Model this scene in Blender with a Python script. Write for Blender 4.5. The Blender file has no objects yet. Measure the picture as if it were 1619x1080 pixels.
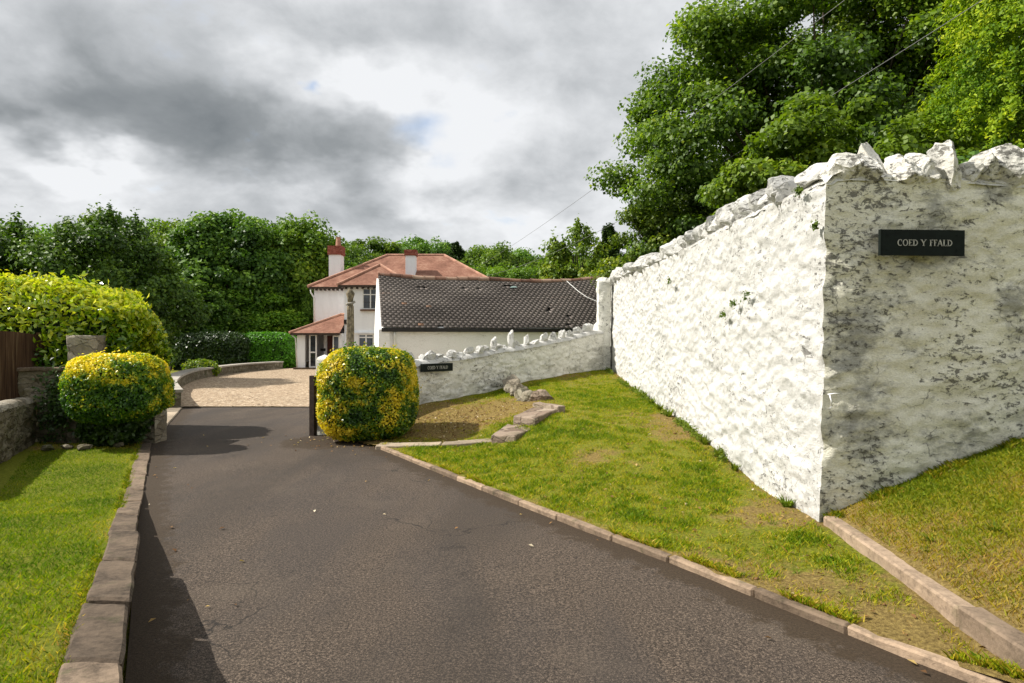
import bpy, math, random
import numpy as np
from mathutils import Vector, Matrix
R = math.radians
random.seed(7)
rng = np.random.default_rng(11)
scene = bpy.context.scene
COL = scene.collection

# ------------------------------------------------------------------ camera
cam_d = bpy.data.cameras.new("camera"); cam = bpy.data.objects.new("camera", cam_d); COL.objects.link(cam)
cam.location = (0, 0, 1.6); cam.rotation_euler = (R(90), 0, 0)
cam_d.sensor_width = 36; cam_d.lens = 22.24; cam_d.clip_end = 2000; cam_d.clip_start = .05
scene.camera = cam
scene.view_settings.view_transform = 'Standard'; scene.view_settings.look = 'None'
scene.view_settings.gamma = 1; scene.view_settings.exposure = 0.55

# ------------------------------------------------------------------ light
SUN_EL, SUN_AZ_BEYOND = 45, 4      # sun to the left, a little beyond the picture plane
sv = Vector((-math.cos(R(SUN_AZ_BEYOND)) * math.cos(R(SUN_EL)), math.sin(R(SUN_AZ_BEYOND)) * math.cos(R(SUN_EL)), math.sin(R(SUN_EL))))
sd = bpy.data.lights.new("sun", 'SUN'); sd.energy = 5.0; sd.angle = R(.5); sd.color = (1, .945, .86)
so = bpy.data.objects.new("sun", sd); COL.objects.link(so)
so.rotation_euler = (-sv).to_track_quat('-Z', 'Y').to_euler()

W = bpy.data.worlds.new("World"); scene.world = W; W.use_nodes = True
nt = W.node_tree; nt.nodes.clear()
def node(nt, t, **kw):
    n = nt.nodes.new(t)
    for k, v in kw.items():
        if k.startswith('i_'):
            n.inputs[k[2:].replace('_', ' ')].default_value = v
        else: setattr(n, k, v)
    return n
def link(nt, a, b): nt.links.new(a, b)
def math_n(nt, op, a, b=None, c=None, clamp=False):
    n = nt.nodes.new('ShaderNodeMath'); n.operation = op; n.use_clamp = clamp
    for i, v in enumerate((a, b, c)):
        if v is None: continue
        if hasattr(v, 'links'): nt.links.new(v, n.inputs[i])
        else: n.inputs[i].default_value = v
    return n.outputs[0]
def ramp(nt, fac, stops, interp='LINEAR'):
    n = nt.nodes.new('ShaderNodeValToRGB'); cr = n.color_ramp; cr.interpolation = interp
    while len(cr.elements) < len(stops): cr.elements.new(.5)
    for e, (p, c) in zip(cr.elements, stops):
        e.position = p; e.color = (*c, 1) if len(c) == 3 else c
    nt.links.new(fac, n.inputs[0]); return n.outputs[0]
def maprange(nt, v, a, b, c=0., d=1., smooth=True):
    n = nt.nodes.new('ShaderNodeMapRange'); n.interpolation_type = 'SMOOTHSTEP' if smooth else 'LINEAR'
    nt.links.new(v, n.inputs[0])
    for i, x in zip((1, 2, 3, 4), (a, b, c, d)): n.inputs[i].default_value = x
    return n.outputs[0]
def mixc(nt, f, a, b, mode='MIX'):
    n = nt.nodes.new('ShaderNodeMix'); n.data_type = 'RGBA'; n.blend_type = mode
    for i, v in zip((0, 6, 7), (f, a, b)):
        if hasattr(v, 'links'): nt.links.new(v, n.inputs[i])
        elif i == 0: n.inputs[0].default_value = v
        else: n.inputs[i].default_value = (*v, 1)
    return n.outputs[2]
def noise(nt, vec, scale, detail=4, rough=.5, dist=0):
    n = nt.nodes.new('ShaderNodeTexNoise'); n.inputs['Scale'].default_value = scale
    n.inputs['Detail'].default_value = detail; n.inputs['Roughness'].default_value = rough
    n.inputs['Distortion'].default_value = dist
    if vec is not None: nt.links.new(vec, n.inputs['Vector'])
    return n.outputs[0]
def mapping(nt, vec, scale=(1, 1, 1), rot=(0, 0, 0), loc=(0, 0, 0)):
    n = nt.nodes.new('ShaderNodeMapping'); n.inputs['Scale'].default_value = scale
    n.inputs['Rotation'].default_value = rot; n.inputs['Location'].default_value = loc
    nt.links.new(vec, n.inputs['Vector']); return n.outputs[0]

sky = node(nt, 'ShaderNodeTexSky', sky_type='NISHITA', sun_disc=False)
sky.sun_elevation = R(SUN_EL); sky.sun_rotation = R(-90 + SUN_AZ_BEYOND)
bg1 = node(nt, 'ShaderNodeBackground'); bg1.inputs[1].default_value = .12
link(nt, sky.outputs[0], bg1.inputs[0])
tc = node(nt, 'ShaderNodeTexCoord')
sp = node(nt, 'ShaderNodeSeparateXYZ'); link(nt, tc.outputs['Generated'], sp.inputs[0])
az = math_n(nt, 'ARCTAN2', sp.outputs[0], sp.outputs[1])
el = math_n(nt, 'ARCSINE', sp.outputs[2])
zz = math_n(nt, 'ADD', math_n(nt, 'MAXIMUM', sp.outputs[2], 0.0), .42)
cx = math_n(nt, 'DIVIDE', sp.outputs[0], zz); cy = math_n(nt, 'DIVIDE', sp.outputs[1], zz)
cb = node(nt, 'ShaderNodeCombineXYZ'); link(nt, cx, cb.inputs[0]); link(nt, cy, cb.inputs[1])
n1 = noise(nt, cb.outputs[0], 1.5, 6, .46, .1)
n2 = noise(nt, mapping(nt, cb.outputs[0], loc=(3.1, 7.7, 1)), 4.6, 9, .58, .15)
nw1 = noise(nt, mapping(nt, cb.outputs[0], loc=(9, 2, 4)), 2.6, 5, .55)
nw2 = noise(nt, mapping(nt, cb.outputs[0], loc=(1, 8, 14)), 2.6, 5, .55)
azw = math_n(nt, 'ADD', az, math_n(nt, 'MULTIPLY', math_n(nt, 'SUBTRACT', nw1, .5), .36))
elw = math_n(nt, 'ADD', el, math_n(nt, 'MULTIPLY', math_n(nt, 'SUBTRACT', nw2, .5), .22))
def blob(x, y, rx, ry, inner=.15):
    u, v = (x - 809.5) / 1000, (540 - y) / 1000
    a = math.atan(u); e = math.atan(v * math.cos(a))
    rx, ry = rx / 1000 * math.cos(a) ** 2, ry / 1000 * math.cos(a) * .95
    p = math_n(nt, 'MULTIPLY', math_n(nt, 'SUBTRACT', azw, a), 1 / rx)
    q = math_n(nt, 'MULTIPLY', math_n(nt, 'SUBTRACT', elw, e), 1 / ry)
    d = math_n(nt, 'SQRT', math_n(nt, 'ADD', math_n(nt, 'MULTIPLY', p, p), math_n(nt, 'MULTIPLY', q, q)))
    return maprange(nt, d, inner, 1.15, 1, 0)
base = math_n(nt, 'ADD', math_n(nt, 'MULTIPLY', n1, .55), math_n(nt, 'MULTIPLY', n2, .62))   # ~ .58 mean
val = math_n(nt, 'ADD', base, .10)
for (x, y, rx, ry, w) in [(270, 195, 290, 120, -.40), (400, 215, 170, 80, -.12), (560, 245, 110, 75, -.28), (5, 170, 60, 60, -.25),
                          (330, 60, 190, 90, -.14), (480, 330, 300, 36, -.14), (640, 40, 260, 60, -.10), (880, 90, 190, 130, -.15), (860, 330, 90, 60, -.10),
                          (540, 120, 130, 60, .16), (600, 165, 90, 70, .14), (110, 268, 190, 34, .22), (740, 250, 130, 70, .12), (810, 170, 130, 40, .06), (60, 90, 120, 60, .08),
                          (640, 290, 110, 40, .12), (870, 380, 110, 60, .08)]:
    val = math_n(nt, 'MULTIPLY_ADD', blob(x, y, rx, ry), w, val)
ccol = ramp(nt, val, [(.10, (.17, .19, .205)), (.33, (.28, .30, .315)), (.54, (.49, .51, .53)), (.76, (.80, .815, .835))])
bg2 = node(nt, 'ShaderNodeBackground'); bg2.inputs[1].default_value = .76
link(nt, ccol, bg2.inputs[0])
gap = blob(655, 235, 60, 34, .0)
gap2 = blob(478, 108, 16, 12, .0)
nb = maprange(nt, n2, .60, .74, 0, .35)
hole = math_n(nt, 'MAXIMUM', math_n(nt, 'MULTIPLY', math_n(nt, 'MAXIMUM', gap, gap2), .55), nb)
ms = node(nt, 'ShaderNodeMixShader'); link(nt, hole, ms.inputs[0]); link(nt, bg2.outputs[0], ms.inputs[1]); link(nt, bg1.outputs[0], ms.inputs[2])
wo = node(nt, 'ShaderNodeOutputWorld'); link(nt, ms.outputs[0], wo.inputs[0])

# ------------------------------------------------------------------ numpy noise
def _hash(ix, iy, iz, seed):
    h = (ix.astype(np.int64) * 374761393 + iy.astype(np.int64) * 668265263 + iz.astype(np.int64) * 2147483647 + seed * 974634777) & 0xffffffff
    h = ((h ^ (h >> 13)) * 1274126177) & 0xffffffff
    h = (h ^ (h >> 16)) & 0xffffffff
    return h / 4294967295.0
def vnoise(p, seed=0):
    p = np.asarray(p, float); i = np.floor(p); f = p - i; f = f * f * (3 - 2 * f)
    x, y, z = i[..., 0], i[..., 1], i[..., 2]; r = 0
    for a in (0, 1):
        for b in (0, 1):
            for c in (0, 1):
                w = (f[..., 0] if a else 1 - f[..., 0]) * (f[..., 1] if b else 1 - f[..., 1]) * (f[..., 2] if c else 1 - f[..., 2])
                r = r + w * _hash(x + a, y + b, z + c, seed)
    return r
def fbm(p, o=4, seed=0):
    p = np.asarray(p, float); r = 0; a = .5; s = 0
    for k in range(o):
        r = r + a * vnoise(p * 2 ** k + 17.3 * k, seed + k); s += a; a *= .5
    return r / s

# ------------------------------------------------------------------ mesh helpers
def make(name, V, F, mat=None, parent=None, smooth=False, var=None, loc=None):
    me = bpy.data.meshes.new(name)
    V = np.asarray(V, float)
    if isinstance(F, np.ndarray):
        k = F.shape[1]; n = len(F)
        me.vertices.add(len(V)); me.vertices.foreach_set('co', V.astype(np.float32).ravel())
        me.loops.add(n * k); me.loops.foreach_set('vertex_index', F.astype(np.int32).ravel())
        me.polygons.add(n); me.polygons.foreach_set('loop_start', np.arange(0, n * k, k, dtype=np.int32))
        me.polygons.foreach_set('loop_total', np.full(n, k, np.int32))
        me.update(calc_edges=True)
    else:
        me.from_pydata([tuple(v) for v in V], [], F); me.update()
    if smooth: me.polygons.foreach_set('use_smooth', [True] * len(me.polygons))
    if var is not None:
        a = me.attributes.new('var', 'FLOAT', 'FACE'); a.data.foreach_set('value', np.asarray(var, np.float32))
    if mat: me.materials.append(mat)
    o = bpy.data.objects.new(name, me); COL.objects.link(o)
    if parent: o.parent = parent
    if loc is not None: o.location = loc
    return o
class MB:
    def __init__(s): s.v = []; s.f = []
    def box(s, x0, x1, y0, y1, z0, z1, M=None):
        b = len(s.v)
        for z in (z0, z1):
            for (x, y) in ((x0, y0), (x1, y0), (x1, y1), (x0, y1)):
                p = Vector((x, y, z)); s.v.append(tuple(M @ p if M else p))
        for q in ((3, 2, 1, 0), (4, 5, 6, 7), (0, 1, 5, 4), (1, 2, 6, 5), (2, 3, 7, 6), (3, 0, 4, 7)): s.f.append(tuple(b + i for i in q))
        return s
    def poly(s, pts):
        b = len(s.v); s.v += [tuple(p) for p in pts]; s.f.append(tuple(range(b, b + len(pts)))); return s
    def prism(s, pts, d):   # polygon extruded by vector d
        b = len(s.v); n = len(pts); d = Vector(d)
        s.v += [tuple(p) for p in pts] + [tuple(Vector(p) + d) for p in pts]
        s.f.append(tuple(range(b, b + n))[::-1]); s.f.append(tuple(range(b + n, b + 2 * n)))
        for i in range(n): s.f.append((b + i, b + (i + 1) % n, b + n + (i + 1) % n, b + n + i))
        return s
    def tube(s, pts, rad, k=8, cap=True):
        pts = [Vector(p) for p in pts]; n = len(pts)
        if not hasattr(rad, '__len__'): rad = [rad] * n
        b = len(s.v)
        for i, p in enumerate(pts):
            t = (pts[min(i + 1, n - 1)] - pts[max(i - 1, 0)]).normalized()
            a = Vector((0, 0, 1)) if abs(t.z) < .9 else Vector((1, 0, 0))
            u = t.cross(a).normalized(); w = t.cross(u)
            for j in range(k):
                an = 2 * math.pi * j / k
                s.v.append(tuple(p + (u * math.cos(an) + w * math.sin(an)) * rad[i]))
        for i in range(n - 1):
            for j in range(k):
                s.f.append((b + i * k + j, b + i * k + (j + 1) % k, b + (i + 1) * k + (j + 1) % k, b + (i + 1) * k + j))
        if cap: s.f.append(tuple(b + j for j in range(k))[::-1]); s.f.append(tuple(b + (n - 1) * k + j for j in range(k)))
        return s
    def build(s, name, mat, parent=None, smooth=False): return make(name, s.v, s.f, mat, parent, smooth)
def tag(o, label=None, cat=None, group=None, kind=None):
    if label: o['label'] = label
    if cat: o['category'] = cat
    if group: o['group'] = group
    if kind: o['kind'] = kind
    return o
def empty(name, loc=(0, 0, 0), rz=0, **k):
    o = bpy.data.objects.new(name, None); COL.objects.link(o); o.location = loc; o.rotation_euler = (0, 0, rz); o.empty_display_size = .2
    return tag(o, **k)
def copy_tree(o, parent=None):
    c = o.copy(); COL.objects.link(c)
    if parent: c.parent = parent
    for ch in [x for x in bpy.data.objects if x.parent == o]: copy_tree(ch, c)
    return c
def shade_smooth_angle(o): pass

# ------------------------------------------------------------------ materials
def newmat(name, rough=.85, spec=.3):
    m = bpy.data.materials.new(name); m.use_nodes = True; nt = m.node_tree
    b = nt.nodes['Principled BSDF']; b.inputs['Roughness'].default_value = rough
    b.inputs['Specular IOR Level'].default_value = spec
    tc = nt.nodes.new('ShaderNodeTexCoord')
    return m, nt, b, tc.outputs['Object']
def setc(nt, b, c):
    if hasattr(c, 'links'): nt.links.new(c, b.inputs['Base Color'])
    else: b.inputs['Base Color'].default_value = (*c, 1)
def bump(nt, b, h, strength=.5, dist=.02, prev=None):
    n = nt.nodes.new('ShaderNodeBump'); n.inputs['Strength'].default_value = strength; n.inputs['Distance'].default_value = dist
    nt.links.new(h, n.inputs['Height'])
    if prev: nt.links.new(prev, n.inputs['Normal'])
    nt.links.new(n.outputs[0], b.inputs['Normal']); return n.outputs[0]
def geo_pos(nt):
    g = nt.nodes.new('ShaderNodeNewGeometry'); return g.outputs['Position']
def simple(name, c, rough=.8, var=.25, scale=6, bmp=.2, spec=.3, metal=0):
    m, nt, b, _ = newmat(name, rough, spec); p = geo_pos(nt)
    n = noise(nt, p, scale, 5, .6)
    lo = tuple(x * (1 - var) for x in c); hi = tuple(min(1, x * (1 + var)) for x in c)
    setc(nt, b, ramp(nt, n, [(.3, lo), (.7, hi)])); b.inputs['Metallic'].default_value = metal
    if bmp: bump(nt, b, noise(nt, p, scale * 6, 5, .6), bmp, .01)
    return m

def whitewash(name, dirt, pitk=0, base=(.82, .82, .79), under=(.13, .125, .11), stain=(.46, .45, .38)):
    m, nt, b, _ = newmat(name, .92, .15); p = geo_pos(nt)
    pst = mapping(nt, p, (1, 1, 1.9))
    big = noise(nt, p, 1.3, 4, .55)
    mid = noise(nt, pst, 6, 8, .7, .4)
    pit = noise(nt, mapping(nt, p, (1, 1, 1.7), loc=(7, 1, 3)), 17, 8, .72, .5)
    fine = noise(nt, pst, 60, 4, .7)
    # warm / grey tinting of the limewash
    c0 = mixc(nt, maprange(nt, noise(nt, pst, 2.6, 6, .62), .36, .70, 0, .12 + .5 * dirt), base, stain)
    # grey algae: broad areas broken up finely
    al = math_n(nt, 'ADD', math_n(nt, 'MULTIPLY', noise(nt, mapping(nt, p, (1, 1, 1.15), loc=(5, 3, 1)), 1.5, 5, .6, .2), .55), math_n(nt, 'ADD', math_n(nt, 'MULTIPLY', mid, .26), math_n(nt, 'MULTIPLY', pit, .19)))
    c0 = mixc(nt, maprange(nt, al, .485, .60, 0, .76 * min(1, dirt * 1.2)), c0, (.26, .26, .235))
    # flakes and pits
    th = math_n(nt, 'ADD', math_n(nt, 'MULTIPLY', pit, .62), math_n(nt, 'ADD', math_n(nt, 'MULTIPLY', mid, .22), math_n(nt, 'MULTIPLY', big, .16 + .1 * dirt)))
    a = .615 - .035 * dirt - pitk
    dk = maprange(nt, th, a, a + .03, 0, .85)
    lp = math_n(nt, 'ADD', math_n(nt, 'MULTIPLY', noise(nt, mapping(nt, p, (1, 1, 1.4), loc=(2, 9, 6)), 5, 8, .68, .8), .7), math_n(nt, 'MULTIPLY', noise(nt, mapping(nt, p, loc=(8, 8, 8)), .9, 3, .5), .3))
    dk = math_n(nt, 'MAXIMUM', dk, maprange(nt, lp, .625, .645, 0, .85))
    vo = nt.nodes.new('ShaderNodeTexVoronoi'); vo.feature = 'DISTANCE_TO_EDGE'; vo.inputs['Scale'].default_value = 1.9
    wv = nt.nodes.new('ShaderNodeVectorMath'); wv.operation = 'MULTIPLY_ADD'
    nn = nt.nodes.new('ShaderNodeTexNoise'); nn.inputs['Scale'].default_value = 3.5; nn.inputs['Detail'].default_value = 8; nt.links.new(p, nn.inputs['Vector'])
    nt.links.new(nn.outputs['Color'], wv.inputs[0]); wv.inputs[1].default_value = (.8, .8, .6); nt.links.new(mapping(nt, p, (.8, .8, 1.6)), wv.inputs[2])
    nt.links.new(wv.outputs[0], vo.inputs['Vector'])
    cr = math_n(nt, 'MULTIPLY', maprange(nt, vo.outputs['Distance'], 0, .016, 1, 0), maprange(nt, mid, .46, .56, 0, .8))
    mk = math_n(nt, 'MAXIMUM', dk, math_n(nt, 'MULTIPLY', cr, .55 + .4 * dirt))
    c1 = mixc(nt, mk, c0, under)
    c1 = mixc(nt, .35 + .3 * dirt, c1, ramp(nt, fine, [(.3, (.55, .55, .53)), (.6, (1, 1, 1))]), 'MULTIPLY')
    # damp green foot handled by height above the local soil: faint only
    setc(nt, b, c1)
    h = math_n(nt, 'SUBTRACT', math_n(nt, 'ADD', math_n(nt, 'ADD', math_n(nt, 'MULTIPLY', mid, .3), math_n(nt, 'MULTIPLY', pit, .8)), math_n(nt, 'MULTIPLY', fine, .14)), math_n(nt, 'MULTIPLY', mk, .35))
    bump(nt, b, h, .8, .03)
    return m
M = {}
M['wash'] = whitewash('whitewash_toned_for_sun', .30, .030, base=(.63, .625, .60), stain=(.44, .42, .37))  # base colour darkened so the sunlit whitewash does not burn out
M['wash_dirty'] = whitewash('whitewash_weathered_shade_lift', .85, base=(.90, .88, .74), stain=(.64, .61, .46))  # weathering, plus a base colour lightened to lift the shaded face
M['wash_crest'] = whitewash('whitewash_crest', .75, .02, base=(.82, .80, .74))
M['wash_low'] = whitewash('whitewash_low_wall', .6, base=(.84, .83, .77))
M['wash_barn'] = whitewash('whitewash_barn', .10, base=(.92, .92, .90), under=(.45, .44, .4), stain=(.8, .79, .74))
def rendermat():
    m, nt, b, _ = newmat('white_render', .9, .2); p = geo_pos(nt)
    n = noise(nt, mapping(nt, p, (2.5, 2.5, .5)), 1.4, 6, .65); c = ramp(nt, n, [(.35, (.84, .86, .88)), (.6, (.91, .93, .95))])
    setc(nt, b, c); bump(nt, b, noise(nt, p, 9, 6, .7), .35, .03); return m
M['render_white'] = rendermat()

def stone(name, c1, c2, c3, scale=(1, 1, 2), vs=4.5, moss=.3, sharp=False):
    m, nt, b, _ = newmat(name, .92, .15); p = geo_pos(nt); ps = mapping(nt, p, scale)
    vo = nt.nodes.new('ShaderNodeTexVoronoi'); vo.inputs['Scale'].default_value = vs
    wv = nt.nodes.new('ShaderNodeVectorMath'); wv.operation = 'MULTIPLY_ADD'
    nn = nt.nodes.new('ShaderNodeTexNoise'); nn.inputs['Scale'].default_value = 3; nn.inputs['Detail'].default_value = 4; nt.links.new(p, nn.inputs['Vector'])
    nt.links.new(nn.outputs['Color'], wv.inputs[0]); wv.inputs[1].default_value = (.6, .6, .45); nt.links.new(ps, wv.inputs[2])
    nt.links.new(wv.outputs[0], vo.inputs['Vector'])
    ve = nt.nodes.new('ShaderNodeTexVoronoi'); ve.feature = 'DISTANCE_TO_EDGE'; ve.inputs['Scale'].default_value = vs; nt.links.new(wv.outputs[0], ve.inputs['Vector'])
    sepc = nt.nodes.new('ShaderNodeSeparateColor'); nt.links.new(vo.outputs['Color'], sepc.inputs[0])
    fine = noise(nt, p, 22, 7, .7)
    f = math_n(nt, 'ADD', math_n(nt, 'MULTIPLY', sepc.outputs[0], .5), math_n(nt, 'MULTIPLY', fine, .55))
    c = ramp(nt, f, [(.15, c1), (.5, c2), (.85, c3)])
    mor = maprange(nt, ve.outputs['Distance'], .0, .05, 1, 0)
    c = mixc(nt, math_n(nt, 'MULTIPLY', mor, math_n(nt, 'MULTIPLY', fine, .75)), c, tuple(x * .45 for x in c1))
    ms_ = maprange(nt, noise(nt, p, 2.6, 6, .7), .5, .68, 0, moss)
    c = mixc(nt, ms_, c, (.05, .07, .015))
    setc(nt, b, c)
    bump(nt, b, math_n(nt, 'SUBTRACT', fine, math_n(nt, 'MULTIPLY', mor, .8)), .8, .03)
    return m
M['stone_dark'] = stone('mossy_rubble_stone', (.09, .075, .05), (.17, .145, .10), (.27, .24, .18), moss=.55)
M['stone_pale'] = stone('pale_limestone', (.15, .125, .09), (.27, .235, .18), (.42, .38, .31), vs=3.6, moss=.3)
def slab(name, c, moss=.2, var=.3):
    m, nt, b, _ = newmat(name, .9, .2); p = geo_pos(nt)
    n = noise(nt, p, 3, 8, .7); f = noise(nt, p, 28, 6, .75)
    cc = ramp(nt, math_n(nt, 'ADD', math_n(nt, 'MULTIPLY', n, .6), math_n(nt, 'MULTIPLY', f, .4)), [(.32, tuple(x * (1 - var * 1.6) for x in c)), (.5, c), (.68, tuple(x * (1 + var) for x in c))])
    cc = mixc(nt, maprange(nt, noise(nt, p, 5, 7, .7), .54, .68, 0, moss), cc, (.05, .06, .02))
    oi = nt.nodes.new('ShaderNodeObjectInfo'); hs = nt.nodes.new('ShaderNodeHueSaturation'); nt.links.new(cc, hs.inputs['Color']); nt.links.new(math_n(nt, 'MULTIPLY_ADD', oi.outputs['Random'], .75, .62), hs.inputs['Value']); cc = hs.outputs[0]
    setc(nt, b, cc); bump(nt, b, math_n(nt, 'ADD', n, math_n(nt, 'MULTIPLY', f, .5)), .6, .02); return m
M['kerb'] = slab('weathered_kerb_stone', (.135, .10, .07), .6, .7)
M['coping'] = slab('pale_coping', (.46, .42, .36), .05)
M['edging'] = slab('concrete_edging', (.27, .20, .14), .35, .45)
M['edging_old'] = slab('buried_old_edging', (.24, .175, .12), .5, .5)
M['path'] = slab('pale_path_slab', (.32, .26, .19), .2, .35)
M['steps'] = stone('step_stone', (.12, .085, .06), (.24, .18, .135), (.38, .31, .24), vs=3, moss=.3)

def asphalt():
    m, nt, b, _ = newmat('worn_asphalt', .82, .25); p = geo_pos(nt)
    f = noise(nt, p, 150, 3, .85); f2 = noise(nt, p, 60, 5, .8)
    sf = math_n(nt, 'ADD', math_n(nt, 'MULTIPLY', f, .5), math_n(nt, 'MULTIPLY', f2, .5))
    c = ramp(nt, sf, [(.40, (.010, .007, .005)), (.5, (.050, .037, .027)), (.60, (.23, .175, .13))])
    big = noise(nt, mapping(nt, p, (1, .28, 1), rot=(0, 0, R(-22))), 1.3, 4, .55)
    c = mixc(nt, maprange(nt, big, .4, .62, 0, .75), c, mixc(nt, .5, c, (.035, .031, .03)))
    d = maprange(nt, noise(nt, p, .9, 7, .65), .5, .72, 0, .5)
    c = mixc(nt, d, c, mixc(nt, .6, c, (.12, .095, .07)))
    # blackened seams and specks
    c = mixc(nt, maprange(nt, noise(nt, p, 7, 8, .75), .58, .68, 0, .6), c, (.016, .012, .009))
    c = mixc(nt, maprange(nt, noise(nt, mapping(nt, p, (1, .35, 1), rot=(0, 0, R(-20)), loc=(4, 2, 0)), .8, 3, .5), .45, .6, 0, .45), c, (.03, .024, .019))
    vo = nt.nodes.new('ShaderNodeTexVoronoi'); vo.feature = 'DISTANCE_TO_EDGE'; vo.inputs['Scale'].default_value = .55
    wv = nt.nodes.new('ShaderNodeVectorMath'); wv.operation = 'MULTIPLY_ADD'
    nn = nt.nodes.new('ShaderNodeTexNoise'); nn.inputs['Scale'].default_value = 2.4; nn.inputs['Detail'].default_value = 9; nt.links.new(p, nn.inputs['Vector'])
    nt.links.new(nn.outputs['Color'], wv.inputs[0]); wv.inputs[1].default_value = (.8, .8, 0); nt.links.new(p, wv.inputs[2]); nt.links.new(wv.outputs[0], vo.inputs['Vector'])
    ck = math_n(nt, 'MULTIPLY', maprange(nt, vo.outputs['Distance'], 0, .006, 1, 0), maprange(nt, noise(nt, p, .7, 3, .5), .5, .6, 0, .8))
    c = mixc(nt, ck, c, (.008, .007, .006))
    # soil washed along the edges (attribute painted from edge distance)
    at = nt.nodes.new('ShaderNodeAttribute'); at.attribute_name = 'edge'
    e = math_n(nt, 'ADD', at.outputs['Fac'], math_n(nt, 'MULTIPLY', math_n(nt, 'SUBTRACT', noise(nt, p, 6, 8, .72), .5), 1.3))
    c = mixc(nt, maprange(nt, e, .36, .58, 0, .92), c, ramp(nt, f2, [(.3, (.02, .013, .007)), (.7, (.06, .04, .022))]))
    setc(nt, b, c)
    bump(nt, b, sf, .7, .012)
    return m
M['asphalt'] = asphalt()
def gravel():
    m, nt, b, _ = newmat('golden_gravel', .9, .2); p = geo_pos(nt)
    vo = nt.nodes.new('ShaderNodeTexVoronoi'); vo.inputs['Scale'].default_value = 20; nt.links.new(p, vo.inputs['Vector'])
    sc = nt.nodes.new('ShaderNodeSeparateColor'); nt.links.new(vo.outputs['Color'], sc.inputs[0])
    c = ramp(nt, sc.outputs[0], [(.0, (.11, .08, .05)), (.25, (.29, .21, .135)), (.7, (.40, .30, .20)), (1, (.60, .49, .36))])
    c = mixc(nt, maprange(nt, noise(nt, mapping(nt, p, (.5, 1.5, 1)), 1.0, 5, .6), .46, .7, 0, .25), c, (.33, .25, .17))
    setc(nt, b, c); bump(nt, b, vo.outputs['Distance'], .8, .04); return m
M['gravel'] = gravel()
def soilgrass(name, mix=.5, dirt=((.07, .045, .016), (.21, .15, .05), (.36, .27, .09)), scale=1.6, gr=((.05, .07, .005), (.15, .17, .015), (.28, .26, .04))):
    m, nt, b, _ = newmat(name, .95, .1); p = geo_pos(nt)
    f = noise(nt, p, 40, 6, .75)
    d = ramp(nt, f, [(.3, dirt[0]), (.5, dirt[1]), (.7, dirt[2])])
    g = ramp(nt, f, [(.3, gr[0]), (.5, gr[1]), (.72, gr[2])])
    at = nt.nodes.new('ShaderNodeAttribute'); at.attribute_name = 'lush'
    k = math_n(nt, 'ADD', math_n(nt, 'ADD', at.outputs['Fac'], math_n(nt, 'MULTIPLY', math_n(nt, 'SUBTRACT', noise(nt, p, 7, 7, .7), .5), .9)), mix - .5)
    c = mixc(nt, maprange(nt, k, .35, .65), d, g)
    setc(nt, b, c); bump(nt, b, f, .9, .03); return m
M['bank'] = soilgrass('patchy_turf')
M['lawn'] = soilgrass('lush_turf', .9)
M['field'] = soilgrass('rough_grass', 1.1)

def leafmat(name, stops, trans=.35, rough=.45, spec=.4, tint=None, nscale=None):
    m, nt, b, _ = newmat(name, rough, spec)
    at = nt.nodes.new('ShaderNodeAttribute'); at.attribute_name = 'var'
    c = ramp(nt, at.outputs['Fac'], stops)
    oi = nt.nodes.new('ShaderNodeObjectInfo')
    hs = nt.nodes.new('ShaderNodeHueSaturation'); nt.links.new(c, hs.inputs['Color'])
    nt.links.new(math_n(nt, 'MULTIPLY_ADD', oi.outputs['Random'], .016, .490), hs.inputs['Hue'])
    nt.links.new(math_n(nt, 'MULTIPLY_ADD', oi.outputs['Random'], .45, .80), hs.inputs['Value'])
    c = hs.outputs[0]
    setc(nt, b, c)
    tr = nt.nodes.new('ShaderNodeBsdfTranslucent'); tcm = mixc(nt, 1.0, c, (1.25, 1.3, .6), 'MULTIPLY'); nt.links.new(tcm, tr.inputs[0])
    mx = nt.nodes.new('ShaderNodeMixShader'); mx.inputs[0].default_value = trans
    nt.links.new(b.outputs[0], mx.inputs[1]); nt.links.new(tr.outputs[0], mx.inputs[2])
    nt.links.new(mx.outputs[0], nt.nodes['Material Output'].inputs[0]); return m
M['grass_blade'] = leafmat('grass_blades', [(0, (.040, .095, .002)), (.35, (.125, .20, .005)), (.58, (.27, .29, .008)), (.78, (.42, .32, .03)), (1, (.40, .24, .08))], .4, .6, .2)
M['varieg'] = leafmat('variegated_leaves', [(0, (.025, .09, .005)), (.3, (.09, .22, .008)), (.45, (.26, .40, .015)), (.62, (.80, .68, .02)), (1, (.95, .78, .04))], .3, .4, .5)
M['laurel'] = leafmat('laurel_leaves', [(0, (.03, .10, .004)), (.3, (.11, .27, .008)), (.55, (.38, .56, .015)), (1, (.85, .86, .06))], .3, .2, .6)
M['syc'] = leafmat('sycamore_leaves', [(0, (.022, .052, .005)), (.4, (.075, .14, .009)), (.75, (.18, .265, .015)), (1, (.42, .47, .035))], .4, .5, .35)
M['syc2'] = leafmat('maple_leaves', [(0, (.05, .11, .008)), (.4, (.13, .24, .012)), (.75, (.24, .36, .02)), (1, (.46, .50, .04))], .4, .5, .35)
M['cypress'] = leafmat('golden_cypress_sprays', [(0, (.02, .055, .004)), (.35, (.085, .18, .007)), (.7, (.25, .36, .01)), (1, (.52, .57, .025))], .35, .6, .2)
M['dark'] = leafmat('dark_woodland_leaves', [(0, (.016, .045, .006)), (.4, (.055, .13, .012)), (.75, (.14, .25, .022)), (1, (.26, .38, .045))], .3, .5, .3)
M['mid'] = leafmat('mid_woodland_leaves', [(0, (.035, .085, .008)), (.4, (.10, .20, .014)), (.75, (.21, .33, .022)), (1, (.34, .45, .05))], .35, .5, .3)
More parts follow.
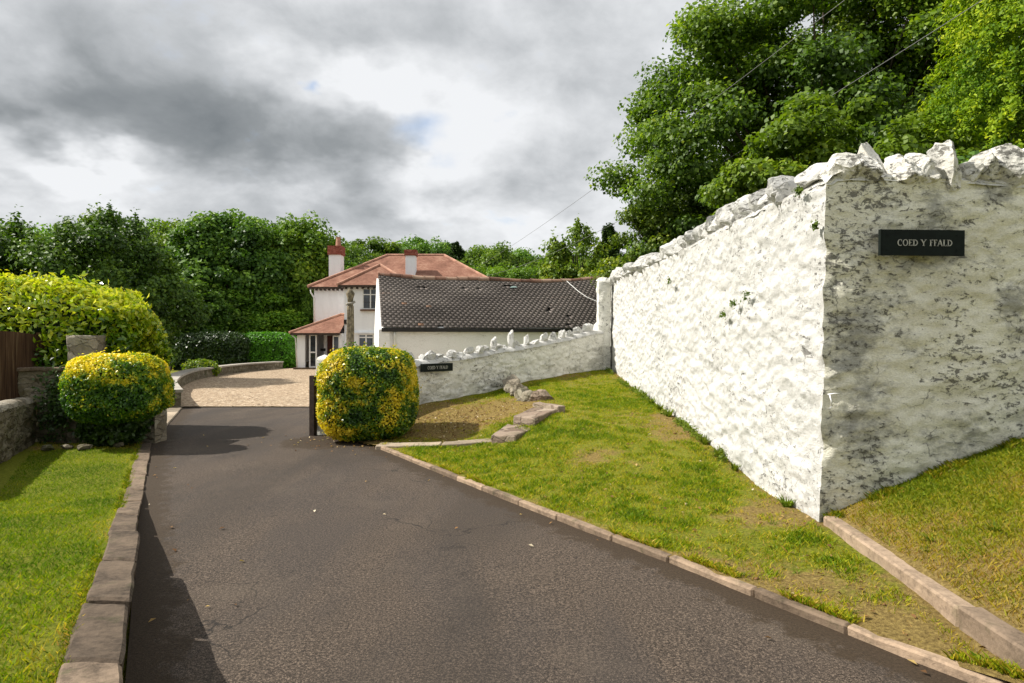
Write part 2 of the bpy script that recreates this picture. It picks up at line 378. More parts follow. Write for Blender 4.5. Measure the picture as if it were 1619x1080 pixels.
M['gold'] = leafmat('gold_green_leaves', [(0, (.05, .11, .008)), (.5, (.15, .24, .015)), (.8, (.32, .36, .02)), (1, (.52, .46, .04))], .35, .5, .3)
M['needle'] = leafmat('conifer_needles', [(0, (.01, .028, .008)), (.5, (.03, .065, .014)), (1, (.08, .13, .025))], .15, .6, .2)
M['hedge'] = leafmat('clipped_hedge_leaves', [(0, (.03, .09, .006)), (.5, (.09, .25, .01)), (1, (.19, .42, .02))], .3, .5, .3)
M['ivy'] = leafmat('ivy_leaves', [(0, (.012, .03, .005)), (.6, (.04, .09, .012)), (1, (.10, .18, .025))], .2, .4, .4)
M['fern'] = leafmat('fern_fronds', [(0, (.05, .09, .006)), (.6, (.14, .20, .012)), (1, (.25, .30, .02))], .4, .6, .2)
M['litter'] = leafmat('fallen_leaves', [(0, (.10, .05, .02)), (.5, (.28, .16, .06)), (.8, (.5, .36, .12)), (1, (.7, .62, .45))], .2, .7, .2)
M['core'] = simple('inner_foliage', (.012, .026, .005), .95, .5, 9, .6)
M['bark'] = simple('bark', (.075, .06, .045), .95, .5, 9, .9)
M['hill'] = simple('wooded_slope', (.02, .04, .01), .95, .6, 1.2, 1)
M['wood_fence'] = None

# ------------------------------------------------------------------ ground functions
KR = np.array([(-2.05, 9.52), (-1.08, 8.0), (-.12, 6.45), (.68, 5.23), (1.28, 4.34), (1.78, 3.51), (2.14, 2.97), (2.55, 2.3), (3.3, 1.0), (4.2, -1.5), (5, -6)])
def kerb_r(y): return np.interp(y, KR[::-1, 1], KR[::-1, 0])
KL = np.array([(-1.15, 1.87), (-1.537, 2.53), (-2.06, 3.455), (-3.09, 5.26), (-4.35, 7.54), (-5.68, 10.0)])
def kerb_l(y):
    y = np.asarray(y, float)
    return np.where(y < 1.87, -1.15 + (1.87 - y) * .58, np.interp(y, KL[:, 1], KL[:, 0]))
def g_left(y):
    y = np.asarray(y, float)
    a = .07 + (6.15 - y) * .123
    a = np.minimum(a, .78)
    return np.maximum(.03, np.where(a > .03, a, .03))
TP = np.array([(-2.05, 9.52, .04), (-1.08, 8, .04), (.68, 5.23, .04), (1.28, 4.34, .04), (1.78, 3.51, .04), (2.14, 2.97, .05), (2.6, 2.2, .05), (3.3, 1, .05), (5, -6, .05), (4.2, -1.5, .05), (-.12, 6.45, .04),
               (2.535, 5.2, .12), (2.55, 5.95, .09), (2.57, 7.33, .17), (2.58, 8.9, .34), (2.6, 11.3, .47), (2.62, 14, .62), (2.64, 17, .80),
               (-1.8, 12, .37), (-1.07, 12.83, .45), (-.2, 13.7, .55), (.35, 14.4, .68), (2.3, 16.6, .84), (1.2, 15.4, .76),
               (-2.3, 10.3, .04), (-3.1, 10.7, .03), (-1.3, 10.3, .09), (-1.0, 11.3, .27), (-.4, 10.8, .26), (-.35, 9.0, .09), (.0, 9.1, .2), (.45, 9.9, .40), (.75, 10.8, .47), (.7, 12, .56), (.9, 8.6, .27), (1.2, 7, .14),
               (1.5, 10, .42), (1.5, 13, .62), (2.35, 4.2, .10), (2.3, 2.9, .09), (-2.9, 12, .2)])
def tps_fit(P):
    n = len(P); d = np.hypot(P[:, None, 0] - P[None, :, 0], P[:, None, 1] - P[None, :, 1])
    K = np.where(d > 0, d * d * np.log(np.maximum(d, 1e-9)), 0) + np.eye(n) * .02
    A = np.zeros((n + 3, n + 3)); A[:n, :n] = K; A[:n, n] = 1; A[:n, n + 1:] = P[:, :2]; A[n:, :n] = A[:n, n:].T
    return np.linalg.solve(A, np.concatenate([P[:, 2], [0, 0, 0]]))
TW = tps_fit(TP)
def bank_h(x, y):
    x = np.asarray(x, float); y = np.asarray(y, float)
    d = np.hypot(x[..., None] - TP[:, 0], y[..., None] - TP[:, 1])
    K = d * d * np.log(np.maximum(d, 1e-9))
    return K @ TW[:-3] + TW[-3] + TW[-2] * x + TW[-1] * y
# low wall line
LW0 = np.array((-2.85, 10.95)); LW1 = np.array((2.45, 16.85))
def lw_x(y): return -1.8 + (y - 12) * 4.15 / 4.7
ED = np.array([(2.50, 5.22), (2.36, 3.9), (2.31, 2.88), (2.72, 2.1), (3.5, .8), (4.6, -1.7), (5.5, -6)])   # edging stone line (left side of its top)
def edge_x(y): return np.interp(y, ED[::-1, 1], ED[::-1, 0])
def up_h(x, y):   # turf right of the edging stones
    d = np.maximum(0, x - edge_x(np.minimum(y, 5.2)))
    return .13 + .44 * d - .028 * d * d + .0 * y

def rowgrid(name, ys, xl, xr, nu, hf, mat, extra=None, attrs=None, kind='structure'):
    ys = np.asarray(ys); a = np.array([xl(y) for y in ys]); b = np.array([xr(y) for y in ys])
    u = np.linspace(0, 1, nu); X = a[:, None] + (b - a)[:, None] * u[None]; Y = np.repeat(ys[:, None], nu, 1)
    Z = hf(X, Y); V = np.stack([X, Y, Z], -1).reshape(-1, 3)
    i = np.arange(len(ys) - 1)[:, None] * nu + np.arange(nu - 1)[None]; i = i.ravel()
    F = np.stack([i, i + 1, i + nu + 1, i + nu], -1)
    o = make(name, V, F, mat, smooth=True)
    for k, fn in (attrs or {}).items():
        at = o.data.attributes.new(k, 'FLOAT', 'POINT'); at.data.foreach_set('value', fn(V).astype(np.float32))
    if kind: o['kind'] = kind
    return o

# base ground out to the horizon
o = make('ground', [(-900, -60, -.05), (900, -60, -.05), (900, 1500, -.05), (-900, 1500, -.05)], [(0, 1, 2, 3)], M['field']); o['kind'] = 'structure'
# hillside beyond the wood
ys = np.linspace(60, 420, 40)
o = rowgrid('hillside', ys, lambda y: -400, lambda y: 400, 80,
            lambda X, Y: -.1 + 13 * np.clip((Y - 75) / 130, 0, 1) ** 1.1 + 1.5 * fbm(np.stack([X * .03, Y * .03, X * 0], -1), 3) * np.clip((Y - 70) / 60, 0, 1) - 9 * np.clip((X - 20) / 100, 0, 1) * np.clip((Y - 75) / 130, 0, 1), M['hill'])

# drive
def dxl(y): return float(kerb_l(y)) - .03 if y < 10 else -5.68 - (y - 10) * 2.19 / 5.1
def dxr(y):
    if y <= 9.52: return float(kerb_r(y)) + .03
    if y < 10.7: return -2.02 - (y - 9.52) / 1.18 * 1.0
    return -2.6
def drive_edge(V):
    x, y = V[:, 0], V[:, 1]
    l = np.array([dxl(t) for t in y]); r = np.array([dxr(t) for t in y])
    dl, dr = x - l, r - x
    e = np.maximum(np.exp(-(dl / .35)), np.exp(-(dr / .35)) * 1.05)
    e = np.maximum(e, np.exp(-(np.hypot(x + 3.0, y - 10.1) / .8) ** 2) * .95)
    return np.clip(e, 0, 1.1)
ys = np.concatenate([np.linspace(-6, 2, 10), np.linspace(2.1, 10.7, 130), [10.71], np.linspace(10.8, 15.4, 40)])
o = rowgrid('drive', ys, dxl, dxr, 80, lambda X, Y: .012 * (fbm(np.stack([X, Y, X * 0], -1) * .9, 2, 5) - .5), M['asphalt'], attrs={'edge': drive_edge})
# gravel forecourt
CW = np.array([(-7.93, 15.15), (-9.9, 18.5), (-11.6, 22.2), (-13.0, 26), (-13.5, 28.8), (-13.95, 33), (-13.36, 36.9)])
def cwx(y): return np.interp(y, CW[:, 1], CW[:, 0])
o = rowgrid('gravel', np.linspace(15.38, 39.5, 60), lambda y: float(cwx(y)) - .2, lambda y: -1.0, 60, lambda X, Y: .006 + .03 * (fbm(np.stack([X, Y, X * 0], -1) * .8, 3, 9) - .4) + .015, M['gravel'])

# bank of turf on the right
def bank_lush(V):
    x, y = V[:, 0], V[:, 1]
    n = fbm(np.stack([x * .9, y * .9, x * 0], -1), 4, 21); l = .63 + (n - .5) * 1.25
    kr = kerb_r(y); l = l - .50 * np.exp(-np.maximum(0, x - kr) / .14)            # bare by the kerb
    l = l - .28 * np.exp(-np.maximum(0, 2.56 - x) / .18) * (y < 16.5)
    l = l - .26 * np.exp(-((x - 1.95) ** 2 + (y - 4.1) ** 2 * .7) / .35)
    l = l - .42 * np.exp(-((x + 1.0) ** 2 / .5 + (y - 11.0) ** 2 / .9))            # hollow below the low wall
    l = l - .35 * np.exp(-((x - .2) ** 2 + (y - 11.6) ** 2) / .8)
    l = l - .45 * np.exp(-((x + 2.6) ** 2 + (y - 10.7) ** 2) / .5)
    l = l + .18 * np.exp(-((x - 1.3) ** 2 / 1.2 + (y - 10.5) ** 2 / 9))
    l = l + .15 * np.exp(-((x - 1.4) ** 2 / .3 + (y - 5.6) ** 2 / .5))
    return l
def bank_z(X, Y):
    P = np.stack([X, Y, X * 0], -1)
    return bank_h(X, Y) + .05 * (fbm(P * 2.2, 4, 3) - .5) * np.clip((X - np.interp(Y, KR[::-1, 1], KR[::-1, 0])) / .3, 0, 1) + .012 * (fbm(P * 14, 2, 8) - .5)
def bxl(y):
    if y <= 9.52: return float(kerb_r(y)) + .015
    if y < 10.7: return -2.05 - (y - 9.52) / 1.18 * 1.0
    if y < 11.4: return -3.05 + (y - 10.7) * .6
    return lw_x(y) - .12
def bxr(y): return float(edge_x(y)) + .06 if y < 5.2 else 2.75
ys = np.concatenate([np.linspace(-6, 2, 12), np.linspace(2.05, 11.39, 230), np.linspace(11.42, 17.2, 90)])
o = rowgrid('bank', ys, bxl, bxr, 120, bank_z, M['bank'], attrs={'lush': bank_lush}); o.name = 'grass_bank'
def up_z(X, Y): return up_h(X, Y) + .05 * (fbm(np.stack([X * 2, Y * 2, X * 0], -1), 4, 33) - .5)
def up_lush(V): return .62 + (fbm(np.stack([V[:, 0] * 1.2, V[:, 1] * 1.2, V[:, 0] * 0], -1), 4, 44) - .5) * 1.3 - .35 * np.exp(-np.maximum(0, V[:, 0] - edge_x(V[:, 1])) / .2)
o = rowgrid('bank', np.concatenate([np.linspace(-6, 1.5, 12), np.linspace(1.6, 5.45, 90)]), lambda y: float(edge_x(y)) + .08, lambda y: 9, 110, up_z, M['bank'], attrs={'lush': up_lush}); o.name = 'upper_grass_bank'
# left lawn
def side_x(y): return np.interp(y, (-6, 5.5, 6.8, 10.0), (-3.4, -4.9, -5.5, -7.5))
def lawn_z(X, Y): return g_left(Y) + .05 * (fbm(np.stack([X * 1.6, Y * 1.6, X * 0], -1), 4, 13) - .5) - .02
def kout(y): return float(kerb_l(y)) - .2
def lawn_lush(V):
    x, y = V[:, 0], V[:, 1]; ko = kerb_l(y) - .2
    return .75 + (fbm(np.stack([x * 1.3, y * 1.3, x * 0], -1), 4, 66) - .5) * 1.1 - .45 * np.exp(-np.maximum(0, ko - x) / .07) - .4 * (y > 9.3)
o = rowgrid('lawn', np.concatenate([np.linspace(-6, 1.3, 10), np.linspace(1.35, 10.2, 140)]), lambda y: float(side_x(y)) - .3, lambda y: kout(y) + .03, 90, lawn_z, M['lawn'], attrs={'lush': lawn_lush})
# verge beyond the gate
verge = rowgrid('verge', np.linspace(10.15, 15.2, 30), lambda y: dxl(y) - 1.6, lambda y: dxl(y) - .3, 14, lambda X, Y: .03 + .03 * (fbm(np.stack([X * 2, Y * 2, X * 0], -1), 3) - .5), M['lawn'], attrs={'lush': lambda V: V[:, 0] * 0 + .9})

# ------------------------------------------------------------------ grass blades
def blades(name, xs, ys, zs, size, var, label):
    n = len(xs); ang = rng.uniform(0, 2 * math.pi, n); lean = rng.uniform(0, 1, n) ** .7 * .9; la = rng.uniform(0, 2 * math.pi, n)
    w = size * rng.uniform(.10, .2, n)
    c = np.stack([xs, ys, zs - .006], -1); dx = np.stack([np.cos(ang), np.sin(ang), ang * 0], -1) * w[:, None]
    up = np.stack([np.cos(la) * lean, np.sin(la) * lean, np.ones(n)], -1) * size[:, None]
    up2 = np.stack([np.cos(la) * lean * 2.2, np.sin(la) * lean * 2.2, np.ones(n) * 1.6], -1) * size[:, None]
    V = np.stack([c - dx, c + dx, c + up + dx * .6, c + up2 * .95, ], 1).reshape(-1, 3)
    F = np.arange(4 * n).reshape(-1, 4)
    o = make(name, V, F, M['grass_blade'], var=var)
    return tag(o, label, 'grass', kind='stuff')
def scatter(n, x0, x1, y0, y1, pw=1.):
    y = y0 + (y1 - y0) * rng.uniform(0, 1, n) ** pw; return rng.uniform(x0, x1, n), y
# left lawn
X, Y = scatter(330000, -7.6, -.8, 1.6, 10.0, 1.5)
k = (X > side_x(Y) + .02) & (X < kerb_l(Y) - .2) & (X > -.86 * Y - .3); X, Y = X[k], Y[k]
l = lawn_lush(np.stack([X, Y], -1)); k = rng.uniform(0, 1, len(X)) < np.clip(l * 1.6 - .1, .12, 1); X, Y, l = X[k], Y[k], l[k]
v = np.clip(.40 + (.62 - l) * .9 + rng.normal(0, .13, len(X)), 0, 1)
blades('lawn_grass', X, Y, lawn_z(X, Y), rng.uniform(.008, .022, len(X)), v, 'short bright green lawn grass left of the kerb stones')
# bank
X, Y = scatter(420000, -2.3, 2.6, 2.3, 16.9, 1.6)
xl = np.where(Y < 9.52, kerb_r(Y) + .1, np.where(Y < 11.4, -2.1, lw_x(Y) + .1)); xr = np.where(Y < 5.2, edge_x(Y) - .03, 2.55)
k = (X > xl) & (X < xr); X, Y = X[k], Y[k]
l = bank_lush(np.stack([X, Y], -1)); l2 = l + (fbm(np.stack([X * 7, Y * 7, X * 0], -1), 3, 71) - .5) * 1.3
k = rng.uniform(0, 1, len(X)) < np.clip((l2 - .22) * 1.8, .05, 1); X, Y, l, l2 = X[k], Y[k], l[k], l2[k]
v = np.clip(.66 + (.5 - l2) * .55 + rng.normal(0, .16, len(X)), 0, 1)
blades('bank_grass', X, Y, bank_z(X, Y), rng.uniform(.006, .024, len(X)) * np.clip(.5 + l2, .5, 1.6), v, 'patchy yellow green grass on the sloping bank')
X, Y = scatter(170000, 2.3, 5.2, 1.8, 5.2, 1.1)
k = (X > edge_x(Y) + .17) & (X < .88 * Y + .6); X, Y = X[k], Y[k]
l = up_lush(np.stack([X, Y], -1)); k = rng.uniform(0, 1, len(X)) < np.clip(l * 1.5 - .1, .1, 1); X, Y, l = X[k], Y[k], l[k]
v = np.clip(.60 + (.5 - l) * 1.0 + rng.normal(0, .13, len(X)), 0, 1)
blades('upper_grass', X, Y, up_z(X, Y), rng.uniform(.009, .026, len(X)), v, 'straggly grass in front of the weathered wall face')
n = 9000; Y = 1.7 + 8.2 * rng.uniform(0, 1, n) ** 1.4; X = kerb_l(Y) - .2 - np.abs(rng.normal(0, .03, n)) + .02; k = fbm(np.stack([Y * 4, Y * 0, Y * 0], -1), 3, 12) > .45
blades('kerbside_grass', X[k], Y[k], lawn_z(X, Y)[k], rng.uniform(.008, .026, k.sum()) * np.clip(Y[k] / 4, .6, 1.2), np.clip(rng.normal(.42, .18, k.sum()), 0, 1), 'longer grass and moss straggling against the back of the lawn kerb stones')
n = 9000; Y = 2.5 + 7 * rng.uniform(0, 1, n) ** 1.4; X = kerb_r(Y) + .07 + np.abs(rng.normal(0, .035, n)); k = fbm(np.stack([Y * 3, Y * 0, Y * 0], -1), 3, 15) > .52
blades('kerbside_grass', X[k], Y[k], bank_z(X, Y)[k], rng.uniform(.012, .04, k.sum()), np.clip(rng.normal(.6, .18, k.sum()), 0, 1), 'thin tufts of grass creeping over the right concrete edging')
n = 9000; X = 2.55 + 2.6 * rng.uniform(0, 1, n); Y = 5.17 - np.abs(rng.normal(0, .05, n)); k = fbm(np.stack([X * 4, X * 0, X * 0], -1), 3, 18) > .47
blades('wall_foot_grass', X[k], Y[k], up_z(X, Y)[k], rng.uniform(.012, .04, k.sum()), np.clip(rng.normal(.5, .2, k.sum()), 0, 1), 'longer grass at the foot of the weathered end face of the tall wall')
X, Y = scatter(9000, -9, -5.7, 10.2, 15); dl = np.array([dxl(t) for t in Y]); k = (X < dl - .32) & (X > dl - 1.3); X, Y = X[k], Y[k]
blades('verge_grass', X, Y, X * 0 + .03, rng.uniform(.02, .05, len(X)), np.clip(rng.normal(.5, .12, len(X)), 0, 1), 'green strip of grass beside the drive beyond the left gate wall')

# ------------------------------------------------------------------ generic leaves
def unit(v): return v / np.maximum(1e-9, np.linalg.norm(v, axis=-1, keepdims=True))
def leaves(C, N, size, asp=.5, jitter=.7, fold=0.15):
    n = len(C); N = unit(N + rng.normal(0, jitter, (n, 3))); a = rng.normal(0, 1, (n, 3))
    T = unit(np.cross(N, a)); B = np.cross(N, T); s = np.asarray(size)[:, None] if hasattr(size, '__len__') else size
    V = np.stack([C - T * s * .5, C + B * s * asp * .5 + N * s * fold, C + T * s * .5, C - B * s * asp * .5 + N * s * fold], 1).reshape(-1, 3)
    return V, np.arange(4 * n).reshape(-1, 4)
def rand_dir(n):
    return unit(rng.normal(0, 1, (n, 3)))

def tree_mesh(rx, ry, rz, nclump, nleaf, leaf, clump_r, seed, low=-.75, spiky=0., asp=.7, gap=.12, noise_s=.5, flat=.8):
    """crown centred on the origin: clumps spread through an uneven ellipsoid; returns verts, faces, var, clump centres"""
    global rng
    rng = np.random.default_rng(seed)
    D = rand_dir(nclump * 3); D = D[D[:, 2] > low][:nclump]
    rad = .60 + .42 * fbm(D * 1.9 + seed, 3, seed) + rng.normal(0, .05, len(D))
    inner = rng.uniform(0, 1, len(D)) < .28; rad[inner] *= rng.uniform(.45, .85, inner.sum())
    C = D * rad[:, None] * np.array([rx, ry, rz])
    k = rng.choice(len(C), nleaf); cr = clump_r * rng.uniform(.7, 1.3, len(C))
    d = rand_dir(nleaf); r = rng.uniform(0, 1, nleaf) ** .55
    P = C[k] + d * (r * cr[k])[:, None] * np.array([1, 1, flat])
    if spiky:
        m = rng.uniform(0, 1, nleaf) < spiky
        P[m, 2] += np.abs(rng.normal(0, .35, m.sum())) * cr[k][m] * (D[k][m, 2] > .2)
        P[m, :2] = C[k][m][:, :2] + (P[m, :2] - C[k][m][:, :2]) * .25
    out = unit(P / np.array([rx, ry, rz]))
    Nn = unit(d * .6 + out * .4 + np.array([0, 0, .55]))
    V, F = leaves(P, Nn, leaf * rng.uniform(.6, 1.25, nleaf), asp, .55)
    var = np.clip(.42 + .30 * (fbm(C[k] * .5 + seed, 2, seed + 5) - .5) * 2 + .1 * (d[:, 2]) + rng.normal(0, .15, nleaf), 0, 1)
    return V, F, var, C
def add_limbs(mb, base, C, n, r0, seed, fork=.35):
    r = random.Random(seed)
    for c in r.sample(list(range(len(C))), min(n, len(C))):
        e = Vector(C[c]); s = Vector(base) + Vector((0, 0, r.uniform(0, .4)))
        mid = s.lerp(e, .5) + Vector((r.uniform(-.3, .3), r.uniform(-.3, .3), -.05 * (e - s).length)) 
        q = s.lerp(e, .25) + Vector((0, 0, .12 * (e - s).length))
        mb.tube([s, q, mid, s.lerp(e, .8), e], [r0, r0 * .7, r0 * .45, r0 * .25, r0 * .08], 5)
def tree(label, mat, x, y, crown_z, rx, ry, rz, nclump=60, nleaf=14000, leaf=.3, clump_r=1.2, seed=1, ground=0, limbs=22, group=None, name='tree', cat='tree', **kw):
    t = empty(name, (x, y, ground), label=label, cat=cat, group=group)
    V, F, var, C = tree_mesh(rx, ry, rz, nclump, nleaf, leaf, clump_r, seed, **kw)
    cz = crown_z - ground
    V[:, 2] += cz; C[:, 2] += cz
    V[:, 2] = np.maximum(V[:, 2], .02)
    make('crown', V, F, mat, t, var=var)
    mb = MB(); tr = max(.12, .055 * cz)
    mb.tube([(0, 0, -.2), (.02, 0, .4), (.05, .05, cz * .5), (0, 0, cz * .8), (0, .05, cz + rz * .5)], [tr * 1.3, tr, tr * .8, tr * .55, tr * .15], 9)
    add_limbs(mb, (0.02, .02, cz * .55), C, limbs, tr * .45, seed)
    mb.build('trunk', M['bark'], t, smooth=True)
    return t
def place(t, x, y, z, s, rz, label=None, group=None, sz=None):
    c = copy_tree(t); c.location = (x, y, z); c.scale = (s, s, sz or s); c.rotation_euler = (0, 0, rz)
    if label: c['label'] = label
    if group: c['group'] = group
    return c

# ------------------------------------------------------------------ rough wall strips
def corner_jag(Z): return .055 * (fbm(np.stack([Z * 8, Z * 0 + 3, Z * 0], -1), 3, 2) - .5) * 2
def rough_strip(p0, p1, zb, zt, nrm, batter=0., res=.026, amp=.03, seed=0, corner=None, topcurve=None):
    """grid face from p0 to p1 (xy), bottom zb(s)/top zt(s), displaced along nrm; corner = lean of the shared arris at p0"""
    p0 = np.array(p0, float); p1 = np.array(p1, float); L = np.hypot(*(p1 - p0)); n = max(2, int(L / res)); h = max(zt(0) - zb(0), zt(1) - zb(1)); m = max(2, int(h / res))
    s = np.linspace(0, 1, n); t = np.linspace(0, 1, m); S, T = np.meshgrid(s, t)
    zb_ = zb(S); zt_ = zt(S); Z = zb_ + (zt_ - zb_) * T
    X = p0[0] + (p1[0] - p0[0]) * S; Y = p0[1] + (p1[1] - p0[1]) * S
    if corner is not None:
        lean = T * 1.0; k = np.clip(1 - S * L / .5, 0, 1); j = corner_jag(Z) * np.clip(1 - S * L / .10, 0, 1)
        X = X + np.where(abs(nrm[0]) > .5, corner[0] * lean, corner[0] * lean * k) + j; Y = Y + np.where(abs(nrm[1]) > .5, corner[1] * lean, corner[1] * lean * k) + j
    else:
        X = X - nrm[0] * batter * T; Y = Y - nrm[1] * batter * T
    P = np.stack([X * .8, Y * .8, Z * 1.9], -1)
    d = (fbm(P * 2.2, 3, seed) - .5) * .9 + (fbm(P * 5.5, 3, seed + 3) - .5) * 1.1 + (fbm(P * 17, 2, seed + 7) - .5) * .7
    if corner is not None: fade = np.clip(S * L / .10, 0, 1)
    else: fade = np.minimum(1, .35 + np.minimum(S * L / .2, (1 - S) * L / .2))
    d = d * amp * 2 * fade
    V = np.stack([X + nrm[0] * d, Y + nrm[1] * d, Z], -1).reshape(-1, 3)
    i = (np.arange(m - 1)[:, None] * n + np.arange(n - 1)[None]).ravel()
    F = np.stack([i, i + 1, i + n + 1, i + n], -1)
    return V, F, (m, n)
STONES = []
for k in range(9):
    import bmesh
    bm = bmesh.new(); bmesh.ops.create_icosphere(bm, subdivisions=4, radius=1)
    co = np.array([v.co[:] for v in bm.verts]); 
    # faceted: clip by random planes
    r = np.random.default_rng(100 + k)
    for _ in range(22):
        nn = unit(r.normal(0, 1, 3)); off = r.uniform(.52, .82); dd = co @ nn - off; co = co - np.maximum(dd, 0)[:, None] * nn
    co = co * (1 + .22 * (fbm(co * 2.4 + k, 3, k) - .5)[:, None])
    co = co * (1 + .20 * (fbm(co * 4.5 + k, 4, k + 30) - .5)[:, None]); co = co * (1 + .09 * (fbm(co * 13 + k, 3, k + 60) - .5)[:, None])
    co = co - (co.max(0) + co.min(0)) / 2; co = co / np.abs(co).max(0) * .92
    for v, c in zip(bm.verts, co): v.co = c
    me = bpy.data.meshes.new('coping_stone'); bm.to_mesh(me); bm.free()
    STONES.append(me)
def stone_obj(name, mat, loc, scale, rot, parent, k=None):
    me = STONES[k if k is not None else random.randrange(len(STONES))]
    key = (me.name, mat.name)
    if key not in stone_obj.cache:
        m2 = me.copy(); m2.materials.clear(); m2.materials.append(mat); stone_obj.cache[key] = m2
    o = bpy.data.objects.new(name, stone_obj.cache[key]); COL.objects.link(o); o.location = loc; o.scale = scale; o.rotation_euler = rot
    if parent: o.parent = parent
    return o
stone_obj.cache = {}

# ---- the big wall (an L: long sunny face and shaded end face)
bw = empty('garden_wall', (2.535, 5.2, 0), label='tall whitewashed rubble wall with a jagged stone crest and a sharp corner, on the right', cat='wall')
CX, CY = 2.535, 5.2
def rel(V): V = np.array(V, float); V[:, :2] -= (CX, CY); return V
zt_l = lambda s: 2.93 + .26 * s + .03 * np.sin(s * 9)
V1, F1, (m1, n1_) = rough_strip((CX, CY), (2.66, 17.3), lambda s: -.05 + .55 * s, zt_l, (-1, 0), .06, seed=1, amp=.026, corner=(.06, .03))
make('sunlit_face', rel(V1), F1[:, ::-1], M['wash'], bw, smooth=True)
zt_f = lambda s: 2.93 + .0 * s + .035 * np.sin(s * 11 + 1) * (s > 0.01)
V2, F2, (m2, n2_) = rough_strip((CX, CY), (9.0, 5.25), lambda s: -.05 + 0 * s, zt_f, (0, -1), .03, seed=2, amp=.026, corner=(.06, .03))
make('shaded_face', rel(V2), F2, M['wash_dirty'], bw, smooth=True)
# mortar bed on top, two legs
def topbed(p0, p1, wd, zf, side, seed, res=.05):
    p0 = np.array(p0, float); p1 = np.array(p1, float); L = np.hypot(*(p1 - p0)); n = int(L / res); m = int(wd / res) + 2
    S, T = np.meshgrid(np.linspace(0, 1, n), np.linspace(0, 1, m)); d = (p1 - p0) / L; q = np.array(side, float)
    X = p0[0] + (p1[0] - p0[0]) * S + q[0] * T * wd; Y = p0[1] + (p1[1] - p0[1]) * S + q[1] * T * wd
    Z = zf(S) + .10 * np.sqrt(np.clip(1 - (2 * T - 1) ** 2, 0, 1)) + .05 * (fbm(np.stack([X, Y, X * 0], -1) * 5, 3, seed) - .5) - .03
    V = np.stack([X, Y, Z], -1).reshape(-1, 3); i = (np.arange(m - 1)[:, None] * n + np.arange(n - 1)[None]).ravel()
    return V, np.stack([i, i + 1, i + n + 1, i + n], -1)
V, F = topbed((CX + .055, CY + .0), (2.72, 17.3), .5, zt_l, (1, 0), 5); make('coping_bed', rel(V), F[:, ::-1], M['wash'], bw, smooth=True)
V, F = topbed((CX + .05, CY + .02), (9.0, 5.27), .5, zt_f, (0, 1), 6); make('coping_bed', rel(V), F, M['wash_low'], bw, smooth=True)
mb = MB(); mb.poly([(.58, .5, 0), (.62, 12.1, 0), (.62, 12.1, 3.1), (.58, .5, 2.9)]); mb.poly([(.58, .5, 0), (.58, .5, 2.9), (6.5, .52, 2.9), (6.5, .52, 0)]); mb.poly([(0.12, 12.1, 0), (.12, 12.1, 3.12), (.62, 12.1, 3.1), (.62, 12.1, 0)])
mb.build('rear_face', M['wash_low'], bw)
rs = random.Random(5)
y = 5.75
while y < 17.1:
    f = (y - 5.2) / 12.1; w = rs.uniform(.12, .26); h = rs.uniform(.11, .22)
    st = stone_obj('coping_stone', M['wash'], (.07 + rs.uniform(.12, .26), y - CY, float(zt_l(f)) + h * .55), (rs.uniform(.2, .28), w * .62, h), (rs.uniform(-.35, .1), rs.uniform(-.25, .25), rs.uniform(-.4, .4)), bw)
    y += w * rs.uniform(.75, 1.05)
# crest stones of the end face, placed after the photograph
for (px, w, h, tilt) in [(1322, .22, .17, .5), (1352, .24, .17, -.2), (1385, .13, .27, -.35), (1412, .17, .17, -.4), (1438, .18, .2, .3), (1452, .15, .14, -.5), (1483, .13, .25, -.12), (1495, .2, .18, .2), (1520, .17, .15, .5), (1548, .2, .18, -.2),
                         (1578, .30, .23, .0), (1604, .22, .22, .15), (1640, .22, .24, -.2), (1680, .26, .2, .2), (1725, .2, .3, 0), (1765, .25, .2, .3), (1810, .22, .25, -.1), (1860, .24, .2, .1), (1910, .25, .27, .1)]:
    X = (px - 809.5) / 1000 * 5.38
    stone_obj('coping_stone', M['wash_crest'], (X - CX, rs.uniform(.12, .26), 2.93 + h * .52), (w * .72, rs.uniform(.17, .24), h), (rs.uniform(-.2, .2), tilt, rs.uniform(-.5, .5)), bw)
for (px, yy, w, h, tl) in [(1335, .42, .2, .2, .3), (1425, .4, .25, .17, .2), (1465, .42, .2, .2, .1), (1535, .4, .22, .2, -.2), (1600, .42, .22, .18, .3)]:
    X = (px - 809.5) / 1000 * 5.6
    stone_obj('coping_stone', M['wash_crest'], (X - CX, yy, 2.93 + h * .4), (w * .8, .17, h), (.1, tl, rs.uniform(-.5, .5)), bw)

